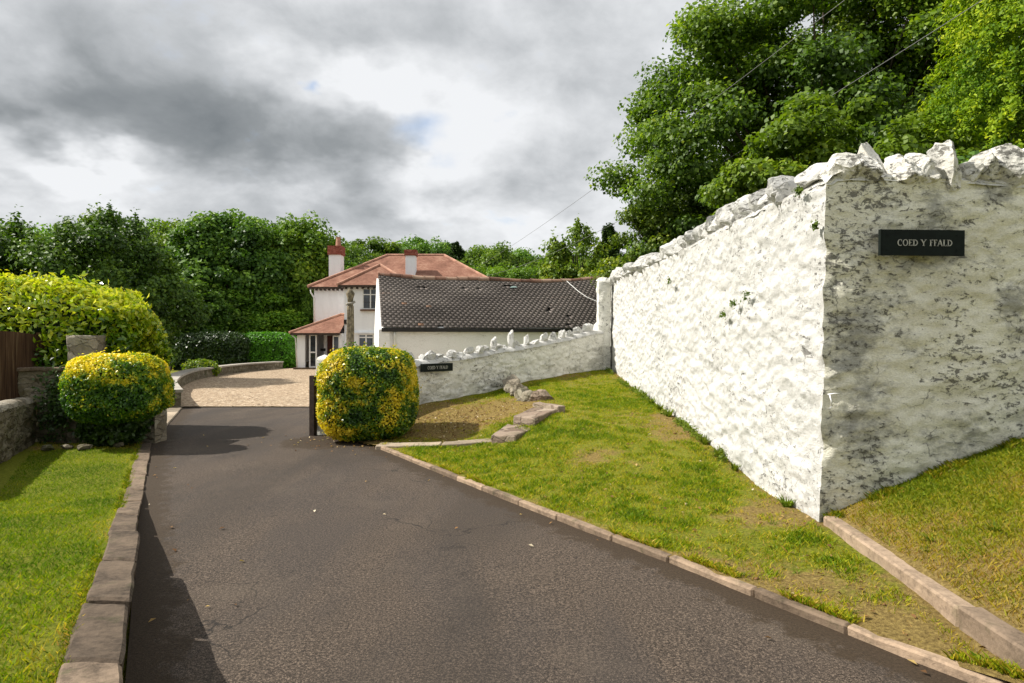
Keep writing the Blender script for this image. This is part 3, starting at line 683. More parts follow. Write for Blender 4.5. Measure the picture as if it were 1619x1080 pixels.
# pier between the walls
def pier(name, x, y, w, d, z0, z1, mat, label, rz=0, seed=0, cap=None, round_top=False):
    t = empty(name, (x, y, 0), rz, label=label, cat='pier')
    n = 26; m = max(6, int((z1 - z0) / .05)); V = []; 
    per = []
    for i in range(n * 4):
        q = i / (4 * n) * 4; s = int(q); f = q - s
        per.append([(-1 + 2 * f, -1), (1, -1 + 2 * f), (1 - 2 * f, 1), (-1, 1 - 2 * f)][s])
    per = np.array(per); per = per / np.maximum(1, np.linalg.norm(per, axis=1, keepdims=True) ** .35)
    for j in range(m + 1):
        z = z0 + (z1 - z0) * j / m; k_ = 1.
        if round_top: k_ = math.sqrt(max(0, 1 - max(0, (z - (z1 - w * .45)) / (w * .45)) ** 2)) 
        V.append(np.column_stack([per * [w / 2, d / 2] * max(k_, .02), np.full(len(per), z)]))
    V = np.concatenate(V); nrm = np.column_stack([unit(V[:, :2]), np.zeros(len(V))])
    V = V + nrm * ((fbm(V * 5 + seed, 3, seed) - .5) * .07)[:, None]; N = 4 * n
    F = [(j * N + i, j * N + (i + 1) % N, (j + 1) * N + (i + 1) % N, (j + 1) * N + i) for j in range(m) for i in range(N)]
    F.append(tuple(m * N + i for i in range(N)))
    make('shaft', V, F, mat, t, smooth=True)
    return t
p1 = pier('wall_pier', 2.47, 17.05, .36, .36, .4, 3.22, M['wash_low'], 'narrow rough whitewashed pier where the low wall meets the tall wall', seed=3)
stone_obj('cap_stone', M['wash_low'], (0, 0, 3.24), (.22, .22, .10), (.1, .1, 0), p1, 2)

# low wall
lw = empty('low_wall', (-2.85, 10.95, 0), label='low whitewashed wall with stubby upright stones along its top, in front of the barn', cat='wall')
d = (LW1 - LW0) / np.hypot(*(LW1 - LW0)); nrm = np.array((d[1], -d[0]))
def lwt(s):      # s=0..1 along LW0-LW1; heights from the photograph
    return np.interp(s, (0, .12, .2, .37, .55, .75, .86, .93, 1), (1.0, 1.12, 1.16, 1.27, 1.42, 1.60, 1.72, 1.80, 1.86))
V, F, _ = rough_strip(LW0, LW1, lambda s: -.05 + .55 * s, lwt, nrm, .04, seed=8, amp=.028)
V[:, 0] += 2.85; V[:, 1] -= 10.95; make('front_face', V, F, M['wash_low'], lw, smooth=True)
V, F = topbed(LW0, LW1, .38, lwt, -nrm, 9); V[:, 0] += 2.85; V[:, 1] -= 10.95; make('coping_bed', V, F, M['wash'], lw, smooth=True)
a = LW0 - nrm * .38 - (-2.85, 10.95); b = LW1 - nrm * .38 - (-2.85, 10.95); e = LW1 - (-2.85, 10.95)
MB().poly([(b[0], b[1], 0), (a[0], a[1], 0), (a[0], a[1], 1.0)] + [(a[0] + (b[0] - a[0]) * s, a[1] + (b[1] - a[1]) * s, float(lwt(s))) for s in (.2, .37, .55, .75, .86, .93, 1)]).build('rear_face', M['wash_low'], lw)
rs = random.Random(9)
lws = [(640, .10, .10), (658, .11, .20), (678, .10, .14), (688, .16, .19), (702, .13, .12), (720, .16, .16), (735, .16, .10), (750, .13, .17), (764, .13, .17), (776, .12, .15), (788, .10, .28), (796, .1, .14), (806, .13, .1), (816, .10, .36), (826, .12, .14), (838, .065, .24), (852, .15, .10), (868, .13, .20), (882, .15, .19), (895, .13, .2), (908, .16, .16), (922, .2, .2), (937, .22, .22)]
for (px, w, h) in lws:
    u = (px - 809.5) / 1000; t_ = (u * LW0[1] - LW0[0]) / ((LW1 - LW0)[0] - u * (LW1 - LW0)[1]); p = LW0 + (LW1 - LW0) * t_ - nrm * rs.uniform(.1, .2)
    stone_obj('coping_stone', M['wash'], (p[0] + 2.85, p[1] - 10.95, float(lwt(t_)) + h * .55), (w * 1.0, .11, h * .75), (rs.uniform(-.1, .1), rs.uniform(-.2, .2), math.atan2(d[1], d[0])), lw)

# ------------------------------------------------------------------ signs
M['slate'] = simple('dark_slate', (.006, .010, .008), .7, .3, 20, .1, .15)
M['letter'] = simple('pale_letters', (.40, .40, .36), .8, .3, 30, 0)
def letters(text, H, parent, y, cx, cz):
    """roman capitals drawn as strokes with serifs, in the XZ plane facing -Y"""
    thick, thin, sf = .15 * H, .07 * H, .06 * H
    mb = MB(); th = .003
    def bar(x0, z0, x1, z1, w):
        dx, dz = x1 - x0, z1 - z0; L = math.hypot(dx, dz); nx, nz = -dz / L * w / 2, dx / L * w / 2
        mb.prism([(x0 + nx, y, z0 + nz), (x1 + nx, y, z1 + nz), (x1 - nx, y, z1 - nz), (x0 - nx, y, z0 - nz)], (0, -th, 0))
    def arc(cx_, cz_, rx, rz, a0, a1, w0, n=16):
        for i in range(n):
            t0 = R(a0 + (a1 - a0) * i / n); t1 = R(a0 + (a1 - a0) * (i + 1) / n); tm = (t0 + t1) / 2
            w = thin + (w0 - thin) * abs(math.cos(tm))
            bar(cx_ + rx * math.cos(t0), cz_ + rz * math.sin(t0), cx_ + rx * math.cos(t1), cz_ + rz * math.sin(t1), w)
    def ser(x, z, w=.30): bar(x - w * H / 2, z, x + w * H / 2, z, sf)
    adv = {'C': .80, 'O': .88, 'E': .66, 'D': .84, 'Y': .80, 'F': .62, 'A': .82, 'L': .66, ' ': .48}
    tot = sum(adv[c] for c in text) * H; x = cx - tot / 2; z = cz - H / 2
    for c in text:
        if c == ' ':
            mb.build('lettering', M['letter'], parent); mb = MB()
        w = (adv[c] - .14) * H; s = x + .07 * H
        if c == 'C': arc(s + w * .55, z + H / 2, w * .5, H * .47, 50, 310, thick); bar(s + w * .88, z + H * .68, s + w * .88, z + H * .98, sf)
        if c == 'O': arc(s + w * .5, z + H / 2, w * .46, H * .47, 0, 360, thick, 22)
        if c in 'EFL':
            bar(s + .14 * H, z, s + .14 * H, z + H, thick); ser(s + .14 * H, z + sf / 2); ser(s + .14 * H, z + H - sf / 2)
            if c in 'EF': bar(s + .14 * H, z + H - thin / 2, s + w, z + H - thin / 2, thin); bar(s + .14 * H, z + H * .52, s + w * .8, z + H * .52, thin); bar(s + w, z + H, s + w, z + H * .78, sf)
            if c in 'EL': bar(s + .14 * H, z + thin / 2, s + w, z + thin / 2, thin); bar(s + w, z, s + w, z + H * .24, sf)
        if c == 'D': bar(s + .14 * H, z, s + .14 * H, z + H, thick); ser(s + .1 * H, z + sf / 2); ser(s + .1 * H, z + H - sf / 2); arc(s + .14 * H, z + H / 2, w - .16 * H, H * .47, -90, 90, thick)
        if c == 'Y': bar(s, z + H, s + w / 2, z + H * .45, thick); bar(s + w, z + H, s + w / 2, z + H * .45, thin); bar(s + w / 2, z, s + w / 2, z + H * .46, thick); ser(s + w / 2, z + sf / 2, .34); ser(s, z + H - sf / 2); ser(s + w, z + H - sf / 2)
        if c == 'A': bar(s + w / 2, z + H, s, z, thin); bar(s + w / 2, z + H, s + w, z, thick); bar(s + w * .2, z + H * .34, s + w * .8, z + H * .34, thin); ser(s, z + sf / 2, .26); ser(s + w, z + sf / 2, .26)
        x += adv[c] * H
    mb.build('lettering', M['letter'], parent)
s1 = empty('name_sign', (3.31, 5.11, 2.396), label='larger dark slate house name sign on the shaded end of the tall wall', cat='sign')
s1.rotation_euler = (0, R(.6), 0)
mb = MB(); mb.box(-.333, .333, -.02, .012, -.103, .103); mb.build('board', M['slate'], s1)
mb = MB(); mb.box(-.345, -.336, -.022, .012, -.104, .104); mb.build('side_strip', M['slate'], s1)
for sx in (-.29, .27):
    for sz in (-.06, .06):
        q = MB(); q.tube([(sx, -.0215, sz), (sx, -.024, sz)], .006, 8); q.build('screw', M['slate'], s1)
letters('COED Y FFALD', .052, s1, -.0215, .01, -.002)
u = (689 - 809.5) / 1000; t_ = (u * LW0[1] - LW0[0]) / ((LW1 - LW0)[0] - u * (LW1 - LW0)[1]); p = LW0 + (LW1 - LW0) * t_ + nrm * .035
s2 = empty('name_sign', (p[0], p[1], 1.6 - .041 * p[1]), math.atan2(d[1], d[0]), label='smaller dark house name sign on the low wall beside the yellow bush', cat='sign')
MB().box(-.40, .40, -.025, .02, -.078, .078).build('board', M['slate'], s2)
letters('COED Y FFALD', .062, s2, -.027, 0, 0)

# ------------------------------------------------------------------ kerbs and edgings
def bevel_obj(o, w=.008, seg=2):
    md = o.modifiers.new('bevel', 'BEVEL'); md.width = w; md.segments = seg; md.limit_method = 'ANGLE'
def rough_block(quad_lo, quad_hi, amp, seed, res=6):
    """block between lower and upper quads (each four xyz), subdivided and noised"""
    import bmesh
    bm = bmesh.new(); vs = [bm.verts.new(p) for p in quad_lo + quad_hi]
    for q in ((3, 2, 1, 0), (4, 5, 6, 7), (0, 1, 5, 4), (1, 2, 6, 5), (2, 3, 7, 6), (3, 0, 4, 7)): bm.faces.new([vs[i] for i in q])
    bmesh.ops.bevel(bm, geom=bm.edges[:], offset=.012, segments=1, affect='EDGES')
    bmesh.ops.subdivide_edges(bm, edges=bm.edges[:], cuts=res, use_grid_fill=True)
    co = np.array([v.co[:] for v in bm.verts]); n = np.stack([fbm(co * 9 + k * 31 + seed, 3, seed) - .5 for k in range(3)], -1) + np.stack([fbm(co * 3 + k * 31 + seed, 2, seed) - .5 for k in range(3)], -1)
    for v, c in zip(bm.verts, co + n * amp): v.co = c
    me = bpy.data.meshes.new('block'); bm.to_mesh(me); bm.free(); return me
def block_obj(name, lo, hi, mat, parent=None, amp=.02, seed=0, res=5):
    me = rough_block(lo, hi, amp, seed, res); me.materials.append(mat); o = bpy.data.objects.new(name, me); COL.objects.link(o)
    if parent: o.parent = parent
    return o
kl = empty('kerb', label='raised line of worn flat kerb stones between the lawn and the drive', cat='kerb')
ysj = [-1.6, -.7, 0.1, .75, 1.35, 2.03, 2.67, 3.42, 4.3, 5.2, 6.05, 6.75, 7.5, 8.3, 9.1, 9.85]
for i in range(len(ysj) - 1):
    y0, y1 = ysj[i] + .013, ysj[i + 1] - .013
    jt = random.uniform(-.014, .014)
    f = lambda y, off, z: (float(kerb_l(y)) + off + jt, y - off * .1, z)
    g0, g1 = float(g_left(y0)) + jt, float(g_left(y1)) + jt
    lo = [f(y0, -.21, -.1), f(y0, -.10, -.1), f(y1, -.10, -.1), f(y1, -.21, -.1)]
    hi = [f(y0, -.21, g0), f(y0, .0, g0), f(y1, .0, g1), f(y1, -.21, g1)]
    block_obj('kerb_stone', lo, hi, M['kerb'], kl, .018, i)
yb = np.linspace(-1.6, 9.85, 40); mb = MB(); Vb = []
for y in yb:
    x_ = float(kerb_l(y)); g_ = float(g_left(y)) - .035; Vb += [(x_ - .20, y, -.1), (x_ - .13, y, -.1), (x_ - .03, y, g_), (x_ - .20, y, g_)]
make('bedding', Vb, [(4 * i + j, 4 * i + (j + 1) % 4, 4 * i + 4 + (j + 1) % 4, 4 * i + 4 + j) for i in range(39) for j in range(4)], M['bark'], kl)
# right kerb: thin concrete edging
kr = empty('kerb', label='thin pale concrete edging curving along the right side of the drive', cat='kerb')
def polyline_blocks(pts, lens, w, z0f, z1f, mat, parent, name, amp=.008, gap=.006, side=1, seed=50):
    P = np.array(pts, float); seg = np.hypot(*np.diff(P, axis=0).T); cum = np.concatenate([[0], np.cumsum(seg)]); L = cum[-1]
    at = lambda s: np.array([np.interp(s, cum, P[:, 0]), np.interp(s, cum, P[:, 1])])
    s = 0; i = 0
    while s < L - .05:
        e = min(L, s + lens(i)); a = at(s + gap); b = at(e - gap); dd = (b - a) / np.hypot(*(b - a)); n_ = np.array((dd[1], -dd[0])) * side
        c0, c1 = a + n_ * w, b + n_ * w
        q = [(a[0], a[1]), (b[0], b[1]), (c1[0], c1[1]), (c0[0], c0[1])]
        if side > 0: q = q[::-1]
        lo = [(x_, y_, z0f(x_, y_)) for x_, y_ in q]; hi = [(x_, y_, z1f(x_, y_)) for x_, y_ in q]
        block_obj(name, lo, hi, mat, parent, amp, seed + i, 4); s = e; i += 1
polyline_blocks(KR[:10], lambda i: .60 + .12 * (i % 2), .07, lambda x, y: -.1, lambda x, y: .050, M['edging_old'], kr, 'edging_length', .014, .0005, side=-1)
ke = empty('kerb', label='thick sandy concrete edging running forward from the corner of the tall wall', cat='kerb')
polyline_blocks([(2.52, 5.13), (2.36, 3.9), (2.36, 3.35)], lambda i: 3, .11, lambda x, y: -.05, lambda x, y: .19, M['edging'], ke, 'edging_length', .02, .004, side=-1, seed=90)
polyline_blocks([(2.355, 3.35), (2.31, 2.70)], lambda i: 1.9, .125, lambda x, y: -.05, lambda x, y: .205, M['edging'], ke, 'edging_length', .02, .004, side=-1, seed=95)
# paving edge beyond gate
ke2 = empty('kerb', label='short row of flat pavers edging the drive just beyond the left gate wall', cat='kerb')
polyline_blocks([(-5.70, 10.05), (-7.87, 15.1)], lambda i: .9, .3, lambda x, y: -.08, lambda x, y: .035, M['path'], ke2, 'paver', .012, .008, side=-1, seed=120)
# slab path from kerb to steps
pt = empty('path_edging', label='two long pale flat slabs leading from the kerb to the stone steps', cat='paving')
def slabq(pts, th, seed, parent, name, mat, amp=.012):
    lo = [(x_, y_, z_ - th) for x_, y_, z_ in pts]; hi = [(x_, y_, z_) for x_, y_, z_ in pts]
    return block_obj(name, lo, hi, mat, parent, amp, seed)
slabq([(-2.02, 9.36, .055), (-1.06, 9.28, .085), (-1.05, 9.5, .095), (-2.0, 9.62, .065)], .1, 5, pt, 'slab', M['path'])
slabq([(-1.04, 9.28, .085), (-.26, 9.22, .15), (-.25, 9.44, .165), (-1.03, 9.50, .095)], .1, 6, pt, 'slab', M['path'])
stp = empty('garden_steps', (0, 0, 0), label='two rough stone steps climbing the bank below the low wall', cat='steps')
slabq([(-.30, 9.12, .25), (.04, 8.92, .27), (.40, 9.6, .33), (-.08, 9.95, .31)], .36, 7, stp, 'step', M['steps'], .028)
slabq([(.02, 9.85, .44), (.34, 9.45, .46), (.74, 10.15, .52), (.34, 10.55, .50)], .4, 8, stp, 'step', M['steps'], .028)
o = slabq([(.36, 11.2, .52), (.74, 10.2, .56), (.86, 10.22, .565), (.50, 11.3, .53)], .2, 9, None, 'edge_stone', M['steps'], .02)
tag(o, 'long narrow edge stone lying at the top of the steps', 'stone')
rs = random.Random(3)
rocks = [(-.02, 13.55, .66, .22, .2), (.04, 13.1, .63, .2, .17), (.14, 12.65, .58, .24, .16), (.22, 12.2, .54, .2, .18), (.34, 11.8, .52, .17, .15), (.56, 11.75, .53, .22, .17), (.1, 12.9, .5, .14, .12), (.2, 11.95, .46, .13, .1)]
rk = ['pale rough rock against the foot of the low wall, topmost of the rock row', 'lumpy pale rock second from the low wall in the rock row', 'broad pale rock in the middle of the row between wall and steps', 'rounded rock just below the middle of the rock row', 'small rock near the lower end of the rock row', 'brown rounded rock on the lawn side at the lower end of the row', 'small stone tucked low beside the upper rocks', 'small stone tucked low beside the bottom rocks']
for (x, y, z, a, b), lb in zip(rocks, rk):
    o = stone_obj('rock', M['steps'] if 'brown' in lb else M['stone_pale'], (x, y, z + .01), (a * 1.15, a * 1.0, b * 1.2), (rs.uniform(-.3, .3), rs.uniform(-.3, .3), rs.uniform(0, 3)), None)
    tag(o, lb, 'rock', 'rocks edging the bank')

# ------------------------------------------------------------------ left side: walls, pier, fence
lwall = empty('boundary_wall', (-7.5, 10, 0), label='dark mossy stone wall behind the lawn, facing the viewer, left of the drive', cat='wall')
V, F, _ = rough_strip((-9.5, 9.95), (-5.62, 9.95), lambda s: -.1 + 0 * s, lambda s: 1.15 + 0 * s, (0, -1), 0, seed=21, amp=.04); V[:, 0] += 7.5; V[:, 1] -= 10; make('front_face', V, F, M['stone_dark'], lwall, smooth=True)
V, F, _ = rough_strip((-5.62, 9.95), (-5.62, 10.3), lambda s: -.1 + 0 * s, lambda s: 1.15 + 0 * s, (1, 0), 0, seed=22, amp=.03); V[:, 0] += 7.5; V[:, 1] -= 10; make('end_face', V, F, M['stone_pale'], lwall, smooth=True)
o = block_obj('coping', [(-2.0, -.09, 1.13), (1.93, -.09, 1.13), (1.93, .36, 1.13), (-2.0, .36, 1.13)], [(-2.0, -.09, 1.19), (1.93, -.09, 1.19), (1.93, .36, 1.19), (-2.0, .36, 1.19)], M['kerb'], lwall, .02, 3, 30)
MB().box(-2, 1.85, .0, .3, -.1, 1.12).build('core', M['stone_dark'], lwall)
sw = empty('side_wall', (-5.5, 6.8, 0), label='low rubble retaining wall with sloping top running along the left edge of the lawn', cat='wall')
V, F, _ = rough_strip((-4.6, 4.0), (-7.48, 9.95), lambda s: -.1 + .2 * (1 - s), lambda s: .82 - .17 * s, (.9, .44), 0, seed=23, amp=.04); V[:, 0] += 5.5; V[:, 1] -= 6.8; make('inner_face', V, F[:, ::-1], M['stone_dark'], sw, smooth=True)
V, F = topbed((-4.6, 4.0), (-7.48, 9.95), .32, lambda s: .83 - .17 * s, (-.9, -.44), 9); V[:, 0] += 5.5; V[:, 1] -= 6.8; make('top_bed', V, F, M['stone_pale'], sw, smooth=True)
gp = pier('gate_pier', -6.95, 10.35, .44, .44, 0, 1.70, M['stone_pale'], 'pale squared stone pillar top showing between the laurel and the left yellow bush', seed=12)

def fencemat():
    m, nt, b, _ = newmat('brown_fence_boards', .85, .2); p = geo_pos(nt)
    st = noise(nt, mapping(nt, p, (14, 14, .7)), 2.2, 6, .6)
    c = ramp(nt, st, [(.3, (.035, .018, .010)), (.55, (.09, .05, .028)), (.75, (.19, .13, .075))])
    setc(nt, b, c); bump(nt, b, st, .5, .01); return m
M['wood_fence'] = fencemat()
fn = empty('fence', (-7.78, 9.4, .6), label='brown vertical board fence rising behind the low wall at the left edge', cat='fence')
y = 0; i = 0
while y < 1.0:
    MB().box(-.012 + .006 * (i % 2), .012 + .006 * (i % 2), y, y + .095, -.1, 1.13 + .03 * math.sin(y * 3 + 1)).build('board', M['wood_fence'], fn); y += .10; i += 1
MB().box(-.05, .05, 1.0, 1.08, -.2, 1.15).build('post', M['wood_fence'], fn)
MB().box(-.06, -.013, 0, 1.0, .15, .22).build('rail', M['wood_fence'], fn); MB().box(-.06, -.013, 0, 1.0, .85, .92).build('rail', M['wood_fence'], fn)

# ------------------------------------------------------------------ shrubs
def shrub(name, label, mat, c, r, nleaf, leaf, p=4, asp=.5, depth=.10, varf=None, seed=1, lump=.12, cat='bush', stem=True, sprig=0, core=True, jit=.8, zmin=None, group=None):
    global rng
    rng = np.random.default_rng(seed)
    t = empty(name, (c[0], c[1], 0), label=label, cat=cat, group=group)
    D = rand_dir(nleaf); k = (np.abs(D) ** p).sum(1) ** (-1 / p)
    S = D * k[:, None]; N = unit(np.sign(S) * np.abs(S) ** (p - 1))
    lum = 1 + lump * (fbm(S * 2.2 + seed, 3, seed) - .5) * 2
    P = S * np.array(r) * lum[:, None]
    P = P + N * (-np.abs(rng.normal(0, depth, nleaf)) + depth * .5)[:, None]
    if core:
        q = rng.uniform(0, 1, nleaf) < .07; P[q] += (N[q] + np.array([0, 0, .4])) * (rng.uniform(0, 1, q.sum()) ** 2 * min(leaf, .06) * 1.5)[:, None] * (fbm(S[q] * 7, 2, seed + 4) > .5)[:, None]
    if sprig:
        m = (rng.uniform(0, 1, nleaf) < sprig) & (N[:, 2] > .3); cl = (fbm(S * 9, 2, seed + 9)[m] - .35); P[m, 2] += np.clip(cl, 0, 1) * rng.uniform(0, 1, m.sum()) ** 1.5 * .5
    P[:, 2] += c[2]
    if zmin is not None: P[:, 2] = np.maximum(P[:, 2], zmin)
    V, F = leaves(P, N + np.array([0, 0, .25]), leaf * rng.uniform(.65, 1.25, nleaf), asp, jit)
    var = varf(S, N, P) if varf else np.clip(.45 + rng.normal(0, .2, nleaf), 0, 1)
    make('foliage', V, F, mat, t, var=var)
    mb = MB()
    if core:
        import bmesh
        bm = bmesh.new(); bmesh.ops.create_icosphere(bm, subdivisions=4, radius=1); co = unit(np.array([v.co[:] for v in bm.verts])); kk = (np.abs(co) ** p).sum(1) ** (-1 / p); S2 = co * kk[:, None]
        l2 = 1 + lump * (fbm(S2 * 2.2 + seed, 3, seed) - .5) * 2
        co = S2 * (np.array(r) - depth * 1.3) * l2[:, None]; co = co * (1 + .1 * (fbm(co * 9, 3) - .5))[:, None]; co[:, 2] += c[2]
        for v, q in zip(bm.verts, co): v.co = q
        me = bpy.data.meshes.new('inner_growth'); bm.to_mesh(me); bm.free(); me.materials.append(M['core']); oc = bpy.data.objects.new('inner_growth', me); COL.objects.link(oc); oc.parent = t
    if stem:
        for j in range(5):
            a = j * 1.3; mb.tube([(math.cos(a) * .06, math.sin(a) * .06, -.05), (math.cos(a) * .1, math.sin(a) * .1, .2), (math.cos(a) * r[0] * .4, math.sin(a) * r[1] * .4, c[2])], [.035, .03, .015], 6)
        mb.build('stem', M['bark'], t, smooth=True)
    return t
def var_right(S, N, P):
    n = fbm(S * 2.6 + 4.2, 3, 77); n2 = fbm(S * 6.5, 3, 78)
    left = np.clip(-S[:, 0] - .3, 0, 1) * .45; right = np.clip(S[:, 0] - .75, 0, 1) * 1.0 * (S[:, 2] > -.2)  # over the variegation, sunlit left side painted yellower
    v = .40 + (n - .5) * 1.5 + (n2 - .5) * 1.1 + left + right - .30 * np.clip(S[:, 2] * -1 - .1, 0, 1) * (S[:, 0] > -.2)  # low right side also painted darker, away from the sun
    return np.clip(v + rng.normal(0, .13, len(S)), 0, 1)
shrub('variegated_bush', 'rounded block of clipped yellow and green bush right of the drive, before the low wall', M['varieg'], (-2.33, 10.35, .76), (.73, .68, .715), 40000, .046, 3.7, .5, .05, var_right, 3, .06, zmin=.03)
def var_left(S, N, P):
    n = fbm(S * 3 + 1.2, 3, 37)
    v = .36 + (n - .5) * 1.1 + np.clip(S[:, 2] + .1, 0, 1) * .40 + np.clip(S[:, 0] - .8, 0, 1) * 1.2 - .15
    return np.clip(v + rng.normal(0, .13, len(S)), 0, 1)
shrub('variegated_bush', 'wide clipped yellow topped bush growing over the stone wall left of the drive', M['varieg'], (-5.88, 9.45, .91), (.70, .47, .48), 30000, .046, 3.2, .5, .05, var_left, 5, .12, stem=False)
shrub('green_shrub', 'dark green undergrowth beneath the left yellow bush in front of the stone wall', M['ivy'], (-6.05, 9.62, .38), (.48, .26, .34), 4500, .07, 2.3, .6, .08, None, 6, .3, stem=False)
def var_laurel(S, N, P):
    return np.clip(.36 + (fbm(S * 3, 3, 15) - .5) * .8 + .42 * np.clip(S[:, 2] + .1, 0, 1) + rng.normal(0, .17, len(S)), 0, 1)  # leaf colour paler towards the top, painting in sunlit tips
shrub('laurel_hedge', 'big glossy laurel hedge with tips coloured sunlit yellow green behind the left stone wall', M['laurel'], (-9.98, 11.2, 1.35), (3.45, .95, 1.27), 52000, .13, 4.2, .40, .13, var_laurel, 8, .12, cat='hedge', sprig=.25, jit=.9)
# ivy and low weeds at foot of left walls
def patch(name, label, mat, cx, cy, cz, r, n, leaf, cat, seed, nrm=(0, -.6, .6), asp=.6, base=(.45, .2), group=None):
    global rng
    rng = np.random.default_rng(seed); P = rng.normal(0, 1, (n, 3)) * np.array(r) + np.array((cx, cy, cz))
    V, F = leaves(P, np.tile(np.array(nrm, float), (n, 1)), leaf * rng.uniform(.6, 1.3, n), asp, .5)
    V -= (cx, cy, 0); V[:, 2] = np.maximum(V[:, 2], .01)
    o = make(name, V, F, mat, var=np.clip(rng.normal(base[0], base[1], n), 0, 1)); o.location = (cx, cy, 0); return tag(o, label, cat, group)
patch('ivy', 'ragged dark ivy hanging on the mossy stone wall beside the fence', M['ivy'], -7.1, 9.86, .62, (.16, .03, .32), 900, .07, 'ivy')if False else None
tag(patch('ivy', 'ragged dark ivy hanging on the mossy stone wall beside the fence', M['ivy'], -7.1, 9.86, .62, (.14, .03, .30), 900, .065, 'ivy', 31), None)
for i, (x, y, z, s) in enumerate([(-6.55, 9.3, .05, .10), (-6.25, 9.25, .05, .12), (-6.75, 9.2, .05, .13), (-5.9, 9.5, .05, .09)]):
    o = stone_obj('rock', M['stone_dark'], (x, y, z), (s, s * .7, s * .5), (.1, .2, i), None)
    tag(o, ['small mossy stone in the middle of the row at the back of the lawn', 'flat mossy stone right of the middle at the back of the lawn', 'wider mossy stone leftmost of those at the back of the lawn', 'small stone nearest the drive at the back of the lawn'][i], 'rock', 'loose stones by the lawn wall')
# ferns and weeds along the tall wall
fx = [(2.50, 5.75, .22), (2.5, 7.1, .2), (2.5, 7.6, .28), (2.5, 8.2, .25), (2.5, 9.4, .2), (2.5, 10.1, .28), (2.5, 10.7, .28), (2.5, 11.3, .28), (2.5, 12.0, .3), (2.5, 12.8, .3), (2.5, 13.8, .25)]
fl = ['nearest', 'second', 'third', 'fourth', 'fifth', 'sixth', 'seventh', 'eighth', 'ninth', 'tenth', 'farthest']
def tuft(x, y, z, h, n, mat, label, group, seed, spread=1., cat='plant', name='weed_clump'):
    r = np.random.default_rng(seed); V = []; F = []; var = []
    for i in range(n):
        a = r.uniform(0, 2 * math.pi); L = h * r.uniform(.6, 1.2); le = r.uniform(.2, .9) * spread; dx = np.array((math.cos(a), math.sin(a), 0)); q = np.array((-math.sin(a), math.cos(a), 0)); b = len(V); w = L * .09
        for k in range(4):
            f = k / 3; c = dx * (le * L * f ** 1.3 + r.uniform(0, .01)) + np.array((0, 0, L * f * (1 - .35 * f * le))) + dx * .03 * r.uniform(0, 1); ww = w * (1 - f) ** .6 + .001; V += [c - q * ww, c + q * ww]
            if k: F.append((b + 2 * k - 2, b + 2 * k - 1, b + 2 * k + 1, b + 2 * k)); var.append(np.clip(r.normal(.5, .2), 0, 1))
    V = np.array(V)
    o = make(name, V, F, mat, var=var); o.location = (x, y, z); return tag(o, label, cat, group)
for i, (x, y, h) in enumerate(fx):
    tuft(x, y, float(bank_z(np.array(x), np.array(y))) - .01, h * .55, 34, M['fern'], fl[i] + ' clump of green weeds along the foot of the sunny tall wall', 'weeds along the tall wall', 200 + i)
ys_ = rng.uniform(7.0, 16.6, 5200); k = fbm(np.stack([ys_ * 1.6, ys_ * 0, ys_ * 0], -1), 3, 91) > .44; ys_ = ys_[k]; xs_ = 2.53 - np.abs(rng.normal(0, .055, len(ys_)))
V, F = leaves(np.stack([xs_, ys_, bank_z(xs_, ys_) + np.abs(rng.normal(0, .045, len(ys_)))], -1), np.tile((-.6, -.3, .7), (len(ys_), 1)), rng.uniform(.02, .055, len(ys_)), .45, .6)
tag(make('ground_cover', V, F, M['fern'], var=np.clip(rng.normal(.45, .2, len(ys_)), 0, 1)), 'ragged strip of green ferns and weeds along the foot of the sunny wall', 'ground cover', kind='stuff')
for i in range(70):      # small rosettes and weeds in the bank
    x = random.uniform(-.5, 2.4); y = random.uniform(2.8, 9.5)
    if x < kerb_r(y) + .15 or (y < 5.2 and x > edge_x(y) - .05): continue
    tuft(x, y, float(bank_z(np.array(x), np.array(y))) - .003, random.uniform(.02, .06), random.choice((6, 9, 14)), M['fern'], 'small weed rosette in the patchy grass of the bank', 'weed rosettes on the bank', 300 + i, 1.6)
for i in range(26):
    y = random.uniform(2.2, 4.9); x = random.uniform(edge_x(y) + .25, y * .85)
    tuft(x, y, float(up_z(np.array(x), np.array(y))) - .003, random.uniform(.03, .08), 12, M['fern'], 'small grassy weed in the turf before the weathered wall face', 'weeds before the wall end', 400 + i, 1.5)
# moss tufts growing on the wall
for i, (px_, py_, s) in enumerate([(1180, 468, .06), (1160, 480, .05), (1143, 498, .05), (1262, 302, .035), (1289, 357, .03), (1058, 445, .05)]):
    u = (px_ - 809.5) / 1000; Y = 2.52 / u; Z = 1.6 + (540 - py_) / 1000 * Y
    o = patch('moss_tuft', ['largest moss tuft halfway up the sunny wall face', 'middle moss tuft halfway up the sunny wall face', 'lowest moss tuft halfway up the sunny wall face', 'small moss tuft under the wall crest near the corner', 'tiny moss tuft close to the wall corner below the crest', 'moss tuft in a crack towards the far end of the sunny wall'][i],
              M['fern'], 2.52, Y, Z, (.012, s * .9, s * .5), 60, .035, 'moss', 60 + i, (-1, 0, .4), base=(.15, .15))

